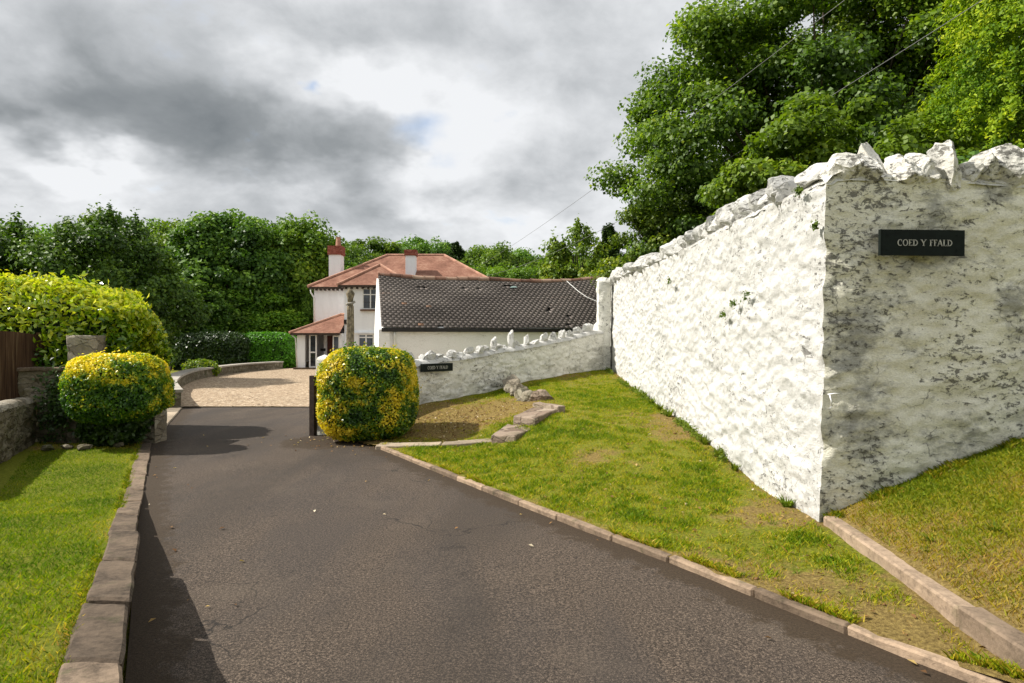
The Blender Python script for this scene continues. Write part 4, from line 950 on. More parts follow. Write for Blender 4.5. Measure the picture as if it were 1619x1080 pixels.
# fallen leaves (countable ones kept as one scatter on each surface is beyond counting)
X, Y = scatter(420, -5.4, 2, 2.6, 12, 1.3); k = (X > kerb_l(np.minimum(Y, 10)) + .05) & (X < kerb_r(np.minimum(Y, 9.5)) - .03)
nearedge = np.exp(-np.minimum(X - kerb_l(np.minimum(Y, 10)), kerb_r(np.minimum(Y, 9.5)) - X) / .35); k &= rng.uniform(0, 1, len(X)) < (.06 + .8 * nearedge); X, Y = X[k], Y[k]
n = 260; X = np.concatenate([X, rng.normal(-2.3, .7, n)]); Y = np.concatenate([Y, rng.normal(10.2, .45, n)])
zl = np.where(Y > 9.52, np.where(X > -2.05 - (Y - 9.52) * .85, bank_z(X, np.minimum(Y, 11.3)), 0), 0) + .014
V, F = leaves(np.stack([X, Y, zl], -1), np.tile((0, 0, 1.), (len(X), 1)), rng.uniform(.02, .055, len(X)), .6, .25)
tag(make('leaf_litter', V, F, M['litter'], var=rng.uniform(0, 1, len(X))), 'scattered brown and pale fallen leaves on the drive and by the gate', 'leaves', kind='stuff')
X = rng.normal(-.95, .6, 1500); Y = rng.normal(10.9, .75, 1500); k = (X > lw_x(Y) + .05) ; X, Y = X[k], Y[k]
X2, Y2 = scatter(700, -1, 2.5, 2.6, 12); k = (X2 > kerb_r(np.minimum(Y2, 9.4)) + .1) & ((Y2 > 5.2) | (X2 < edge_x(Y2))); X = np.concatenate([X, X2[k]]); Y = np.concatenate([Y, Y2[k]])
V, F = leaves(np.stack([X, Y, bank_z(X, Y) + .015], -1), np.tile((0, 0, 1.), (len(X), 1)), rng.uniform(.015, .05, len(X)), .6, .35)
tag(make('leaf_litter', V, F, M['litter'], var=rng.uniform(0, 1, len(X)) ** 1.3), 'dead leaves and twigs scattered over the bare soil of the bank', 'leaves', kind='stuff')

nP = 2600; X = rng.uniform(-2.9, 2.5, nP); Y = rng.uniform(2.4, 13.5, nP); n_ = len(X)
k = (X > np.where(Y < 9.5, kerb_r(Y) + .09, np.where(Y < 11.4, -2.2, lw_x(Y) + .1))) & (X < np.where(Y < 5.2, edge_x(Y) - .02, 2.5)); X, Y = X[k], Y[k]
k = rng.uniform(0, 1, len(X)) < np.clip(1.1 - bank_lush(np.stack([X, Y], -1)) * 1.4, .05, 1); X, Y = X[k], Y[k]
oct_ = np.array([(1, 0, 0), (0, 1, 0), (-1, 0, 0), (0, -1, 0), (0, 0, .7), (0, 0, -.7)]); q4 = np.array([(0, 1, 4), (1, 2, 4), (2, 3, 4), (3, 0, 4), (1, 0, 5), (2, 1, 5), (3, 2, 5), (0, 3, 5)])
sz = rng.uniform(.004, .014, len(X)) * (1 + (rng.uniform(0, 1, len(X)) < .05) * 1.5)
V = (oct_[None] * (1 + rng.normal(0, .25, (len(X), 6, 1)))) * sz[:, None, None] + np.stack([X, Y, bank_z(X, Y) + .004], -1)[:, None]
F = (q4[None] + 6 * np.arange(len(X))[:, None, None]).reshape(-1, 3)
tag(make('pebbles', V.reshape(-1, 3), F, M['litter'], var=np.repeat(rng.uniform(0, .75, len(X)), 8)), 'small stones and clods strewn over the bare soil of the bank', 'pebbles', kind='stuff')
# ------------------------------------------------------------------ gate, white gate pier, ivy post
gp2 = pier('gate_pier', -3.24, 10.95, .26, .30, 0, 1.38, M['wash_low'], 'slim white round topped gate pier beside the right yellow bush', seed=5, round_top=True)
M['gatewood'] = simple('dark_gate_wood', (.035, .022, .016), .8, .5, 14, .4)
gt = empty('gate', (-3.38, 10.75, 0), R(-16), label='dark wooden gate standing open edge on against the white gate pier', cat='gate')
MB().box(-.045, .045, -.045, .045, .0, 1.02).build('gate_post', M['gatewood'], gt)
for z in (.2, .4, .6, .8, .95): MB().box(-.02, .02, .05, 2.2, z - .035, z + .035).build('rail', M['gatewood'], gt)
MB().box(-.03, .03, 2.2, 2.28, .08, 1.0).build('gate_post', M['gatewood'], gt)
MB().box(.045, .10, -.01, .01, .8, .83).build('hinge', M['gatewood'], gt); MB().box(.045, .10, -.01, .01, .25, .28).build('hinge', M['gatewood'], gt)
# old ivy-clad post
Yp = 13.0; Xp = (554 - 809.5) / 1000 * Yp
ip = empty('old_post', (Xp, Yp, 0), label='gnarled ivy stemmed post with flared top and stubby cross arm before the house', cat='post')
zf = lambda y: 1.6 + (540 - y) / 1000 * Yp
M['ivystem'] = simple('dead_ivy_bark', (.20, .165, .11), .95, .75, 14, 1)
mb = MB(); hs_ = [zf(y) for y in (660, 560, 530, 500, 482)]
mb.tube([(0, 0, 0), (.01, 0, hs_[1]), (-.01, 0, hs_[2]), (.0, .01, hs_[3]), (0, 0, zf(476))], [.085, .085, .075, .06, .055], 12)
for j in range(9):
    a = j * .7; pts = []
    for k_ in range(14):
        z = .1 + (zf(484) - .1) * k_ / 13; rr = .085 - .03 * k_ / 13; pts.append((math.cos(a + z * (1.6 if j % 2 else -1.2)) * rr, math.sin(a + z * (1.6 if j % 2 else -1.2)) * rr, z))
    mb.tube(pts, .016, 5)
mb.build('shaft', M['ivystem'], ip, smooth=True)
mb = MB(); mb.tube([(0, 0, zf(478)), (0, 0, zf(472)), (0, 0, zf(466)), (0, 0, zf(464)), (0, 0, zf(459)), (0, 0, zf(457))], [.055, .06, .085, .088, .045, .03], 14); mb.build('flared_top', M['ivystem'], ip, smooth=True)
mb = MB(); mb.tube([(-.085, 0, zf(482)), (-.03, -.05, zf(480)), (.04, -.05, zf(480)), (.10, -.02, zf(477))], [.015, .026, .028, .024], 7); mb.build('cross_arm', M['coping'], ip, smooth=True)
V, F = leaves(np.column_stack([rng.normal(0, .06, 260), rng.normal(0, .06, 260), rng.uniform(.9, 1.6, 260) ** 1.0]), np.tile((0, -1., .3), (260, 1)), rng.uniform(.03, .06, 260), .6, .6)
make('ivy_leaves', V, F, M['hedge'], ip, var=rng.uniform(.1, .8, 260))

# ------------------------------------------------------------------ barn
barn = empty('barn', (-4.07, 20.0, 0), label='long low whitewashed outbuilding with a sagging dark tiled roof', cat='outbuilding')
bd = Vector((3, .73, 0)).normalized(); bn = Vector((-.73, 3, 0)).normalized()       # along, back
barn.rotation_euler = (0, 0, math.atan2(bd.y, bd.x))
BL, BRUN = 9.0, 3.15
EZ, RZ = 2.04, 4.02
def sag(u): return -.07 * math.sin(math.pi * u) ** 1.0 - .05 * math.sin(u * 7.1) ** 2 + (.14 * (u - .84) / .16 if u > .84 else 0)
mb = MB(); mb.box(0, BL - .2, .12, .4, -.2, 2.08); mb.build('wall', M['wash_barn'], barn)
mb = MB(); mb.prism([(0.02, .12, -.2), (0.02, 2 * BRUN, -.2), (.02, 2 * BRUN, 2.0), (.02, BRUN, RZ - .12), (.02, .12, EZ - .05)], (-.14, 0, 0)); mb.build('gable_wall', M['wash_barn'], barn)
mb = MB(); mb.prism([(BL - .2, .12, -.2), (BL - .2, 2 * BRUN, -.2), (BL - .2, 2 * BRUN, 2.0), (BL - .2, BRUN, RZ - .12), (BL - .2, .12, EZ - .05)], (.14, 0, 0)); mb.build('gable_wall', M['wash_barn'], barn)
mb = MB(); mb.box(-.14, .20, .02, .119, -.2, 1.98); mb.build('pilaster', M['wash_barn'], barn)
def tilemat(name, stops, scale=3, bmp=.5, rough=.85):
    m, nt, b, _ = newmat(name, rough, .3); p = geo_pos(nt)
    at = nt.nodes.new('ShaderNodeAttribute'); at.attribute_name = 'var'
    f = math_n(nt, 'ADD', math_n(nt, 'MULTIPLY', at.outputs['Fac'], .6), math_n(nt, 'MULTIPLY', noise(nt, p, 12, 6, .7), .4))
    c = ramp(nt, f, stops)
    c = mixc(nt, maprange(nt, noise(nt, p, scale, 6, .7), .56, .72, 0, .45), c, (.24, .22, .19))
    setc(nt, b, c); bump(nt, b, noise(nt, p, 40, 4, .7), bmp, .01); return m
M['barn_tile'] = tilemat('dark_clay_tiles', [(.2, (.055, .047, .042)), (.45, (.13, .11, .098)), (.62, (.21, .18, .16)), (.9, (.30, .17, .11))])
NC, NR = 50, 25; V = []; F = []; var = []
holes = {(26, 21): 1, (27, 21): 1, (27, 20): 1, (9, 19): 1, (17, 19): 1, (20, 19): 1, (32, 8): 1, (36, 5): 1, (35, 1): 1, (10, 0): 1, (8, 19): 1, (33, 9): 1}
r_ = np.random.default_rng(4); rowv = r_.normal(0, .05, NR)
slope = Vector((0, BRUN, RZ - EZ)); sl = slope.length; sdv = slope.normalized(); sn = Vector((0, -sdv.z, sdv.y))
for j in range(NR):
    for i in range(NC + 1):
        if (i, j) in holes: continue
        off = .5 if j % 2 else 0
        u0, u1 = (i - off) / NC, (i + 1 - off) / NC; u0 = max(u0, 0); u1 = min(u1, 1)
        if u1 <= u0: continue
        s0 = j / NR; s1 = min(1, (j + 1.55) / NR); ti = r_.normal(0, .0006); dz = r_.normal(0, .0008); sl_off = r_.normal(0, .003)
        pts = []
        for (u, s, lift) in ((u0 + .0003, s0, .038), (u1 - .0003, s0, .038), (u1 - .0003, s1, .004), (u0 + .0003, s1, .004)):
            uu = u; wav = sag(uu) * s + .045 * (float(vnoise(np.array((uu * 7, s * 3, 1.)), 3)) - .5) * 1.2
            # courses drop slightly to the right like the photo
            p_ = Vector((uu * BL - .06, 0, EZ)) + sdv * (sl * s + (sl_off if lift > .01 else 0)) + sn * (lift + dz + (ti if uu == u1 else 0)) + Vector((0, 0, wav)); pts.append(p_)
        b = len(V); th = sn * .016
        V += [tuple(p_) for p_ in pts] + [tuple(p_ - th) for p_ in pts]
        F += [(b, b + 1, b + 2, b + 3), (b + 5, b + 4, b, b + 1)[::-1] if False else (b + 4, b + 5, b + 1, b), (b + 5, b + 6, b + 2, b + 1), (b + 7, b + 4, b, b + 3)]
        vv = float(np.clip(r_.normal(.48, .02) + rowv[j] + .5 * (float(vnoise(np.array((i * .11, j * .16, 2.)), 8)) - .5), 0, 1)); 
        if r_.uniform() < .003: vv = 1.3
        var += [vv] * 4
br = make('roof', V, np.array(F), M['barn_tile'], barn, var=var)
mb = MB(); mb.poly([(0, .1, EZ - .03), (BL - .1, .1, EZ - .03), (BL - .1, BRUN, RZ - .16), (0, BRUN, RZ - .16)]); mb.poly([(-.06, BRUN, RZ - .05), (BL - .05, BRUN, RZ - .1), (BL - .05, 2 * BRUN, EZ), (-.06, 2 * BRUN, EZ)]); mb.build('roof_lining', M['slate'], br)
M['batten'] = simple('pale_slipped_tile', (.22, .30, .28), .7, .3, 10, .2)
for (i, j, w) in [(27, 20.4, .30)]:
    c = Vector((i / NC * BL, 0, EZ)) + sdv * (sl * j / NR) + sn * .05 + Vector((0, 0, sag(i / NC) * j / NR))
    MB().prism([c - Vector((w / 2, 0, 0)) - sdv * .05, c + Vector((w / 2, 0, 0)) - sdv * .02, c + Vector((w / 2 - .05, 0, 0)) + sdv * .08, c - Vector((w / 2 - .1, 0, 0)) + sdv * .06], sn * .012).build('slipped_tile', M['batten'], br)
M['ridge'] = tilemat('terracotta_ridge', [(.2, (.09, .045, .03)), (.5, (.20, .10, .065)), (.8, (.36, .25, .18))], 5)
nrt = 22
for i in range(nrt):
    u0, u1 = i / nrt, (i + 1) / nrt; V = []; K = 8; r0 = .125 + random.uniform(-.014, .014)
    za, zb = RZ + sag(u0) - .02 + random.uniform(-.01, .01), RZ + sag(u1) - .02 + random.uniform(-.01, .01)
    for (x_, z_, rr) in ((u0 * BL - .06, za, r0 * 1.12), (u0 * BL - .03, za, r0 * 1.12), (u0 * BL - .028, za, r0), (u1 * BL - .05, zb, r0 * .98)):
        for k_ in range(K + 1):
            a = math.pi * (-.08 + 1.16 * k_ / K); V.append((x_, BRUN + math.cos(a) * rr * 1.1, z_ + math.sin(a) * rr * .95))
    F = [(q * (K + 1) + k_, q * (K + 1) + k_ + 1, (q + 1) * (K + 1) + k_ + 1, (q + 1) * (K + 1) + k_) for q in range(3) for k_ in range(K)]
    make('ridge_tile', V, F, M['ridge'], br, var=[random.uniform(.1, 1.0)] * len(F), smooth=False)
M['black'] = simple('black_gutter', (.018, .016, .015), .5, .3, 10, .1)
mb = MB(); mb.box(-.05, BL - .3, -.04, .07, EZ - .13, EZ - .005); mb.build('gutter', M['black'], br)
M['pipe'] = simple('painted_pipe', (.7, .7, .66), .6, .1, 8, .1)
mb = MB(); mb.tube([(.36, .03, EZ - .13), (.36, .05, EZ - .3), (.36, .06, -.1)], .04, 8); mb.build('downpipe', M['pipe'], barn, smooth=True)
mb = MB(); c0 = Vector((0, 0, EZ))
pts = []
for (u, s) in [(.79, .98), (.802, .85), (.815, .72), (.835, .6), (.865, .5), (.90, .42)]: pts.append(Vector((u * BL, 0, EZ)) + sdv * sl * s + sn * .06 + Vector((0, 0, sag(u) * s)))
mb.tube(pts, .013, 6); mb.build('loose_cable', M['pipe'], br)
# sloping buttress joining barn to the pier
MB().prism([(2.46, 17.45, 0), (2.46, 17.45, 2.28), (2.02, 17.9, 1.75), (2.02, 17.9, 0)], (.25, .1, 0)).build('link_wall', M['wash_barn'])
tag(bpy.data.objects['link_wall'], 'short white wall joining the barn end to the rough pier', 'wall')

# ------------------------------------------------------------------ house
def rooftile(name):
    m, nt, b, _ = newmat(name, .88, .2); p = geo_pos(nt); sp_ = nt.nodes.new('ShaderNodeSeparateXYZ'); nt.links.new(p, sp_.inputs[0])
    z = sp_.outputs[2]; fr = math_n(nt, 'FRACT', math_n(nt, 'MULTIPLY', z, 13.0))
    n = noise(nt, p, 1.1, 6, .65); n2 = noise(nt, mapping(nt, p, (5, 5, 13)), 1.3, 3, .7)
    f = math_n(nt, 'ADD', math_n(nt, 'MULTIPLY', n, .55), math_n(nt, 'MULTIPLY', n2, .45))
    c = ramp(nt, f, [(.34, (.13, .06, .038)), (.5, (.25, .12, .08)), (.66, (.38, .225, .155))])
    c = mixc(nt, maprange(nt, fr, .0, .22, .55, 0), c, (.10, .045, .035))
    setc(nt, b, c); bump(nt, b, math_n(nt, 'ADD', fr, math_n(nt, 'MULTIPLY', n2, .5)), .6, .03); return m
M['red'] = rooftile('red_clay_roof')
M['redridge'] = simple('red_hip_tiles', (.42, .23, .16), .9, .3, 3, .3)
M['brick'] = stone('red_brick', (.20, .06, .04), (.32, .10, .07), (.42, .17, .12), (1, 1, 3), 5, 0)
M['frame'] = simple('white_window_paint', (.8, .8, .78), .5, .04, 5, 0)
M['door'] = simple('dark_brown_door', (.09, .025, .018), .5, .2, 6, 0)
M['sill'] = simple('brown_tile_sill', (.15, .08, .05), .8, .2, 9, .2)
M['soffit'] = simple('dark_soffit', (.06, .045, .035), .8, .2, 9, .2)
def glass():
    m, nt, b, _ = newmat('window_glass', .06, .8); p = geo_pos(nt)
    n = noise(nt, p, 1.7, 3, .5); setc(nt, b, ramp(nt, n, [(.35, (.012, .016, .02)), (.65, (.06, .075, .09))])); return m
M['glass'] = glass()
house = empty('house', (-12.2, 39, 0), label='white rendered two storey house with red hipped roofs beyond the gravel', cat='house')
HX, HY = -12.2, 39.0
def h_(x, y, z): return (x - HX, y - HY, z)
E = 4.95
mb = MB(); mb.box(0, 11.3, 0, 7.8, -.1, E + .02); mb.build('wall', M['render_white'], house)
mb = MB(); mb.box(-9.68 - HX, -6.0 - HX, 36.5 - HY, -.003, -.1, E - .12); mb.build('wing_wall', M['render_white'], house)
# main hipped roof
x0, x1, y0, y1 = -12.5, -.55, 38.7, 47.2; rz_, ry_ = 7.45, 42.95; rxa, rxb = -8.45, -4.6
mb = MB(); A, B_, C_, D_ = h_(x0, y0, E), h_(x1, y0, E), h_(x1, y1, E), h_(x0, y1, E); Ra, Rb = h_(rxa, ry_, rz_), h_(rxb, ry_, rz_)
mb.poly([A, B_, Rb, Ra]); mb.poly([B_, C_, Rb]); mb.poly([C_, D_, Ra, Rb]); mb.poly([D_, A, Ra]); 
roof = mb.build('roof', M['red'], house)
mb = MB(); mb.box(x0 - HX + .02, x1 - HX - .02, y0 - HY + .02, y1 - HY - .02, E - .10, E - .004); mb.build('soffit', M['soffit'], roof)
mb = MB()
for a_, b_ in ((Ra, Rb), (A, Ra), (B_, Rb)): mb.tube([Vector(a_) + Vector((0, 0, .02)), Vector(b_) + Vector((0, 0, .02))], .09, 7)
mb.build('ridge_tiles', M['redridge'], roof)
# wing roof
wx0, wx1, wy0 = -10.0, -6.0 + .3, 36.15; wz = E - .12; ax, ay, azp = -7.95, 38.2, 6.22; by = 40.6
mb = MB(); a1, a2, ap, bp = h_(wx0, wy0, wz), h_(wx1, wy0, wz), h_(ax, ay, azp), h_(ax, by, azp)
mb.poly([a1, a2, ap]); mb.poly([a1, ap, bp, h_(wx0, 38.6, wz)]); mb.poly([a2, h_(wx1, 38.6, wz), bp, ap]); wr = mb.build('wing_roof', M['red'], house)
mb = MB(); mb.tube([Vector(a1) + Vector((0, 0, .03)), Vector(ap) + Vector((0, 0, .03))], .08, 7); mb.tube([Vector(a2) + Vector((0, 0, .03)), Vector(ap) + Vector((0, 0, .03))], .08, 7); mb.tube([ap, bp], .08, 7); mb.build('ridge_tiles', M['redridge'], wr)
mb = MB(); mb.box(wx0 - HX + .02, wx1 - HX - .02, wy0 - HY + .02, -.32, wz - .10, wz - .004); mb.build('soffit', M['soffit'], wr)
for k_ in range(11): MB().box(.15 + k_ * .26 if k_ < 9 else 0, .23 + k_ * .26 if k_ < 9 else .01, -.28, -.01, E - .22, E - .101).build('rafter_end', M['soffit'], roof) if k_ < 9 else None
for k_ in range(13): MB().box(-9.9 - HX + k_ * .32, -9.82 - HX + k_ * .32, 36.2 - HY, 36.495 - HY, wz - .21, wz - .101).build('rafter_end', M['soffit'], wr)
# porch
px0, px1, py0, py1 = -12.55, -9.72, 35.6, 38.99
pe = 2.08
mb = MB(); b1, b2, b3 = h_(px0, py0, pe), h_(px1 + .02, py0, pe), h_(px0, py1, pe); t1, t2 = h_(-10.2, 37.6, 3.18), h_(px1 + .02, 37.6, 3.18)
mb.poly([b1, b2, t2, t1]); mb.poly([b3, b1, t1, h_(-10.2, py1, 3.18)]); mb.poly([t1, t2, h_(px1 + .02, py1, 3.18), h_(-10.2, py1, 3.18)]); mb.poly([b1, b3, h_(px1, py1, pe), b2])
prf = mb.build('porch_roof', M['red'], house)
mb = MB(); mb.tube([Vector(b1) + Vector((0, 0, .02)), Vector(t1) + Vector((0, 0, .02))], .07, 7); mb.tube([Vector(t1) + Vector((0, 0, .03)), Vector(t2) + Vector((0, 0, .03))], .09, 7); mb.build('ridge_tiles', M['redridge'], prf)
mb = MB(); mb.box(px0 - HX + .03, px1 - HX, py0 - HY + .03, py0 - HY + .15, pe - .12, pe - .003); mb.build('fascia', M['soffit'], prf)
mb = MB(); mb.box(px0 + .33 - HX, px0 + .78 - HX, 35.95 - HY, 36.15 - HY, -.1, pe - .01); mb.box(px0 + .33 - HX, px0 + .48 - HX, 36.152 - HY, -.003, -.1, pe - .01)
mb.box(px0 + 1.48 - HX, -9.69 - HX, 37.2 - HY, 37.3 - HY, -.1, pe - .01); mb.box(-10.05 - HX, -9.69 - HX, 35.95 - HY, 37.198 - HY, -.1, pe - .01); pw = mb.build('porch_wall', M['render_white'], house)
mb = MB(); mb.box(px0 + .2 - HX, -9.6 - HX, 35.7 - HY, 36.5 - HY, .0, .12); mb.build('doorstep', M['kerb'], house)
def window(parent, x, z, w, h, y, cols=2, rows=1, name='window', top=.0, lead=True, sill=True, depth=.05, frm=.055):
    o = MB()
    o.box(x, x + w, y - depth, y + .02, z, z + frm); o.box(x, x + w, y - depth, y + .02, z + h - frm, z + h)
    o.box(x, x + frm, y - depth, y + .02, z + frm, z + h - frm); o.box(x + w - frm, x + w, y - depth, y + .02, z + frm, z + h - frm)
    for c in range(1, cols): xc = x + w * c / cols; o.box(xc - frm * .6, xc + frm * .6, y - depth + .005, y + .02, z + frm, z + h - frm)
    if top: o.box(x + frm, x + w - frm, y - depth + .002, y + .02, z + h * (1 - top) - frm * .5, z + h * (1 - top) + frm * .5)
    f = o.build(name, M['frame'], parent)
    MB().box(x + frm, x + w - frm, y - .014, y - .006, z + frm, z + h - frm).build('pane', M['glass'], f)
    if lead:
        l = MB(); nx = int(w / .16); nz = int(h / .2)
        for i in range(1, nx): l.box(x + w * i / nx - .007, x + w * i / nx + .007, y - .02, y - .0145, z + frm, z + h - frm)
        for i in range(1, nz): l.box(x + frm, x + w - frm, y - .022, y - .0155, z + h * i / nz - .007, z + h * i / nz + .007)
        l.build('glazing_bars', M['black'] if lead == 'dark' else M['soffit'], f)
    if sill: MB().box(x - .12, x + w + .12, y - .16, y - .001, z - .10, z - .01).build('sill', M['sill'], f)
    return f
fy = 36.5 - HY
window(house, (573.5 - 809.5) * .0365 - HX, 1.6 + (540 - 489) * .0365, 25 * .0365, 33 * .0365, fy, 2, top=.30)
window(house, (566.5 - 809.5) * .0365 - HX, 1.6 + (540 - 549) * .0365, 25 * .0365, 21 * .0365, fy, 2, top=.26, lead=False, sill=False, frm=.07)
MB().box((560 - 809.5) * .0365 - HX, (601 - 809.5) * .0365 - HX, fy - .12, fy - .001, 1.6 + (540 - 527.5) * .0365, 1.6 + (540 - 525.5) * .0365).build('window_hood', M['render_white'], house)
# porch joinery
def pm(x, Y=36.0): return (x - 809.5) / 1000 * Y - HX
def pz(y, Y=36.0): return 1.6 + (540 - y) / 1000 * Y
dw = window(house, pm(489.5), .12, pm(501.5) - pm(489.5), pe - .2, 35.96 - HY, 1, name='porch_door', sill=False, frm=.07); MB().box(pm(491), pm(500), 35.9 - HY, 35.96 - HY, pz(558), pz(556)).build('mid_rail', M['frame'], dw)
window(house, pm(527), pz(557), pm(537.5) - pm(527), pz(531) - pz(557), 35.94 - HY, 1, name='side_window', sill=False)
d_ = MB().box(pm(518, 37.2), pm(527, 37.2), 37.12 - HY, 37.19 - HY, .05, pz(531, 37.2)).build('front_door', M['door'], house)
MB().box(pm(507, 37.2), pm(515, 37.2), 37.15 - HY, 37.19 - HY, pz(555, 37.2), pz(551, 37.2)).build('letter_box', M['black'], house)
MB().box(pm(546, 36.5) - .05, pm(546, 36.5) + .08, fy - .16, fy - .002, pz(512), pz(505)).build('wall_lamp', M['black'], house)
MB().tube([(-.2, -.05, E - .12), (-.17, -.06, E - .35), (.02, -.06, E - .65), (.02, -.06, 2.3)], .05, 7).build('downpipe', M['pipe'], house, True)
MB().tube([(pm(604, 36.4), fy - .06, 4.6), (pm(604, 36.4), fy - .06, .1)], .05, 7).build('downpipe', M['pipe'], house, True)
MB().tube([(px0 + .1 - HX, 35.7 - HY, pe - .1), (px0 + .3 - HX, 35.8 - HY, pe - .3), (px0 + .36 - HX, 35.88 - HY, .1)], .04, 7).build('downpipe', M['pipe'], house, True)
# chimneys
def chimney(xc, yc, w, dp, z0, zb, z1, pots, label):
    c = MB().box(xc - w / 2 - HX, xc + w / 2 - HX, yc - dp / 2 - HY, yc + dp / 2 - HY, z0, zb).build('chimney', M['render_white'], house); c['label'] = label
    MB().box(xc - w / 2 - .07 - HX, xc + w / 2 + .07 - HX, yc - dp / 2 - .07 - HY, yc + dp / 2 + .07 - HY, zb + .002, z1).build('brick_top', M['brick'], c)
    for (dx, hh, r0) in pots: MB().tube([(xc + dx - HX, yc - HY, z1), (xc + dx - HX, yc - HY, z1 + hh * .8), (xc + dx - HX, yc - HY, z1 + hh)], [r0 * 1.1, r0 * .85, r0], 10).build('chimney_pot', M['redridge'], c)
chimney((532 - 809.5) * .0415, 41.5, .78, .78, 3, 1.6 + (540 - 404) * .0415, 1.6 + (540 - 390) * .0415, [(.12, .62, .16)], 'tall white chimney with red brick head and clay pot')
chimney((650 - 809.5) * .0405, 40.5, .62, .62, 5, 1.6 + (540 - 405) * .0405, 1.6 + (540 - 396) * .0405, [], 'shorter white chimney with dark brick head')

# ------------------------------------------------------------------ curved parapet wall
cw = empty('parapet_wall', (-7.93, 15.15, 0), label='low curved stone wall with pale coping round the gravel', cat='wall')
pts = []
P = CW; seg = np.hypot(*np.diff(P, axis=0).T); cum = np.concatenate([[0], np.cumsum(seg)])
from math import ceil
S = np.linspace(0, cum[-1], 90)
def cr(t, k):     # smooth through control points
    return np.interp(t, cum, P[:, k])
xs = np.array([cr(s, 0) for s in S]); ys2 = np.array([cr(s, 1) for s in S])
for _ in range(30): xs[1:-1] = (xs[:-2] + xs[2:] + 2 * xs[1:-1]) / 4; ys2[1:-1] = (ys2[:-2] + ys2[2:] + 2 * ys2[1:-1]) / 4
tx = np.gradient(xs); ty = np.gradient(ys2); ln = np.hypot(tx, ty); nx, ny = ty / ln, -tx / ln      # to the gravel side (right)
def ribbon(offs, zs, name, mat, amp, seed):
    V = []; n = len(offs)
    for i in range(len(S)):
        for (o_, z_) in zip(offs, zs):
            V.append((xs[i] + nx[i] * o_ + 7.93, ys2[i] + ny[i] * o_ - 15.15, z_))
    V = np.array(V); V[:, :2] += (fbm(V * 3, 3, seed)[:, None] - .5) * amp
    F = [(i * n + j, i * n + (j + 1) % n, (i + 1) * n + (j + 1) % n, (i + 1) * n + j) for i in range(len(S) - 1) for j in range(n)]
    F += [tuple(range(n)), tuple((len(S) - 1) * n + j for j in range(n))[::-1]]
    return make(name, V, F, mat, cw)
ribbon([0, 0, -.4, -.4], [-.1, .38, .38, -.1], 'stonework', M['stone_dark'], .03, 3)
ribbon([.05, .05, -.45, -.45], [.382, .45, .45, .382], 'coping', M['coping'], .01, 4)
o = block_obj('low_block_wall', [(-12.5, 37.0, 0), (-11.6, 37.0, 0), (-11.6, 37.3, 0), (-12.5, 37.3, 0)], [(-12.5, 37.0, .42), (-11.6, 37.0, .42), (-11.6, 37.3, .42), (-12.5, 37.3, .42)], M['stone_dark'], None, .03)
tag(o, 'short low stone wall stub beside the porch of the house', 'wall')

# garden hedges and shrubs beyond the parapet
def var_h(S, N, P): return np.clip(.35 + (fbm(S * 3, 2, 5) - .5) * .6 + rng.normal(0, .16, len(S)), 0, 1)
shrub('hedge', 'dark rounded clipped hedge left of the bright green one, behind the curved wall', M['ivy'], (-17.6, 37.5, .9), (2.3, 1.6, 1.25), 16000, .16, 3, .6, .1, var_h, 21, .08, cat='hedge')
shrub('hedge', 'bright green clipped hedge between the dark hedge and the house', M['hedge'], (-14.9, 38.6, .9), (1.7, 1.6, 1.22), 15000, .14, 3.6, .6, .08, var_h, 22, .05, cat='hedge')
shrub('small_shrub', 'yellow green shrub peeping over the left part of the curved wall', M['gold'], (-14.0, 28.5, .35), (.75, .6, .42), 1500, .14, 2, .5, .1, None, 23, .3)
shrub('small_shrub', 'low dark mound of a shrub behind the far end of the curved wall', M['ivy'], (-13.6, 38.4, .45), (.8, .6, .35), 2500, .12, 2, .5, .06, None, 24, .1)
shrub('small_shrub', 'dark shrub between the curved wall and the porch', M['hedge'], (-13.0, 37.9, .35), (.5, .5, .42), 2500, .12, 2, .5, .08, None, 25, .2)
tf = empty('garden_fence', (-17.5, 44, 0), label='dark timber garden fence half hidden between hedge and house', cat='fence')
for k_ in range(9): MB().box(k_ * .7, k_ * .7 + .68, -.02, .02, 0, 1.3).build('panel', M['gatewood'], tf)

# ------------------------------------------------------------------ trees
# big sycamore behind the wall
tree('huge spreading sycamore with dark limbs towering behind the tall white wall', M['syc'], 9.05, 18.5, 6.4, 6.4, 5.0, 6.6, nclump=480, nleaf=260000, leaf=.12, clump_r=.80, seed=41, ground=.8, limbs=75, low=-.8, name='sycamore_tree', flat=.55, asp=.85)
tree('yellower leafy maple leaning over the tall wall in front of the sycamore', M['syc2'], 6.1, 11.6, 4.1, 2.7, 1.7, 1.9, nclump=120, nleaf=50000, leaf=.10, clump_r=.42, seed=42, ground=.6, limbs=30, name='maple_tree', flat=.6, asp=.85)
tree('dark tree between the sycamore and the golden cypress', M['syc'], 12.2, 17.0, 7.5, 3.8, 3.2, 7.0, nclump=200, nleaf=90000, leaf=.14, clump_r=.9, seed=43, ground=.6, limbs=30, name='tree', flat=.6)
tree('low leafy growth under the sycamore just behind the far half of the tall wall', M['syc'], 4.9, 18.4, 3.9, 2.3, 1.6, 2.7, nclump=130, nleaf=56000, leaf=.11, clump_r=.5, seed=44, ground=.6, limbs=16, name='tree', flat=.6)
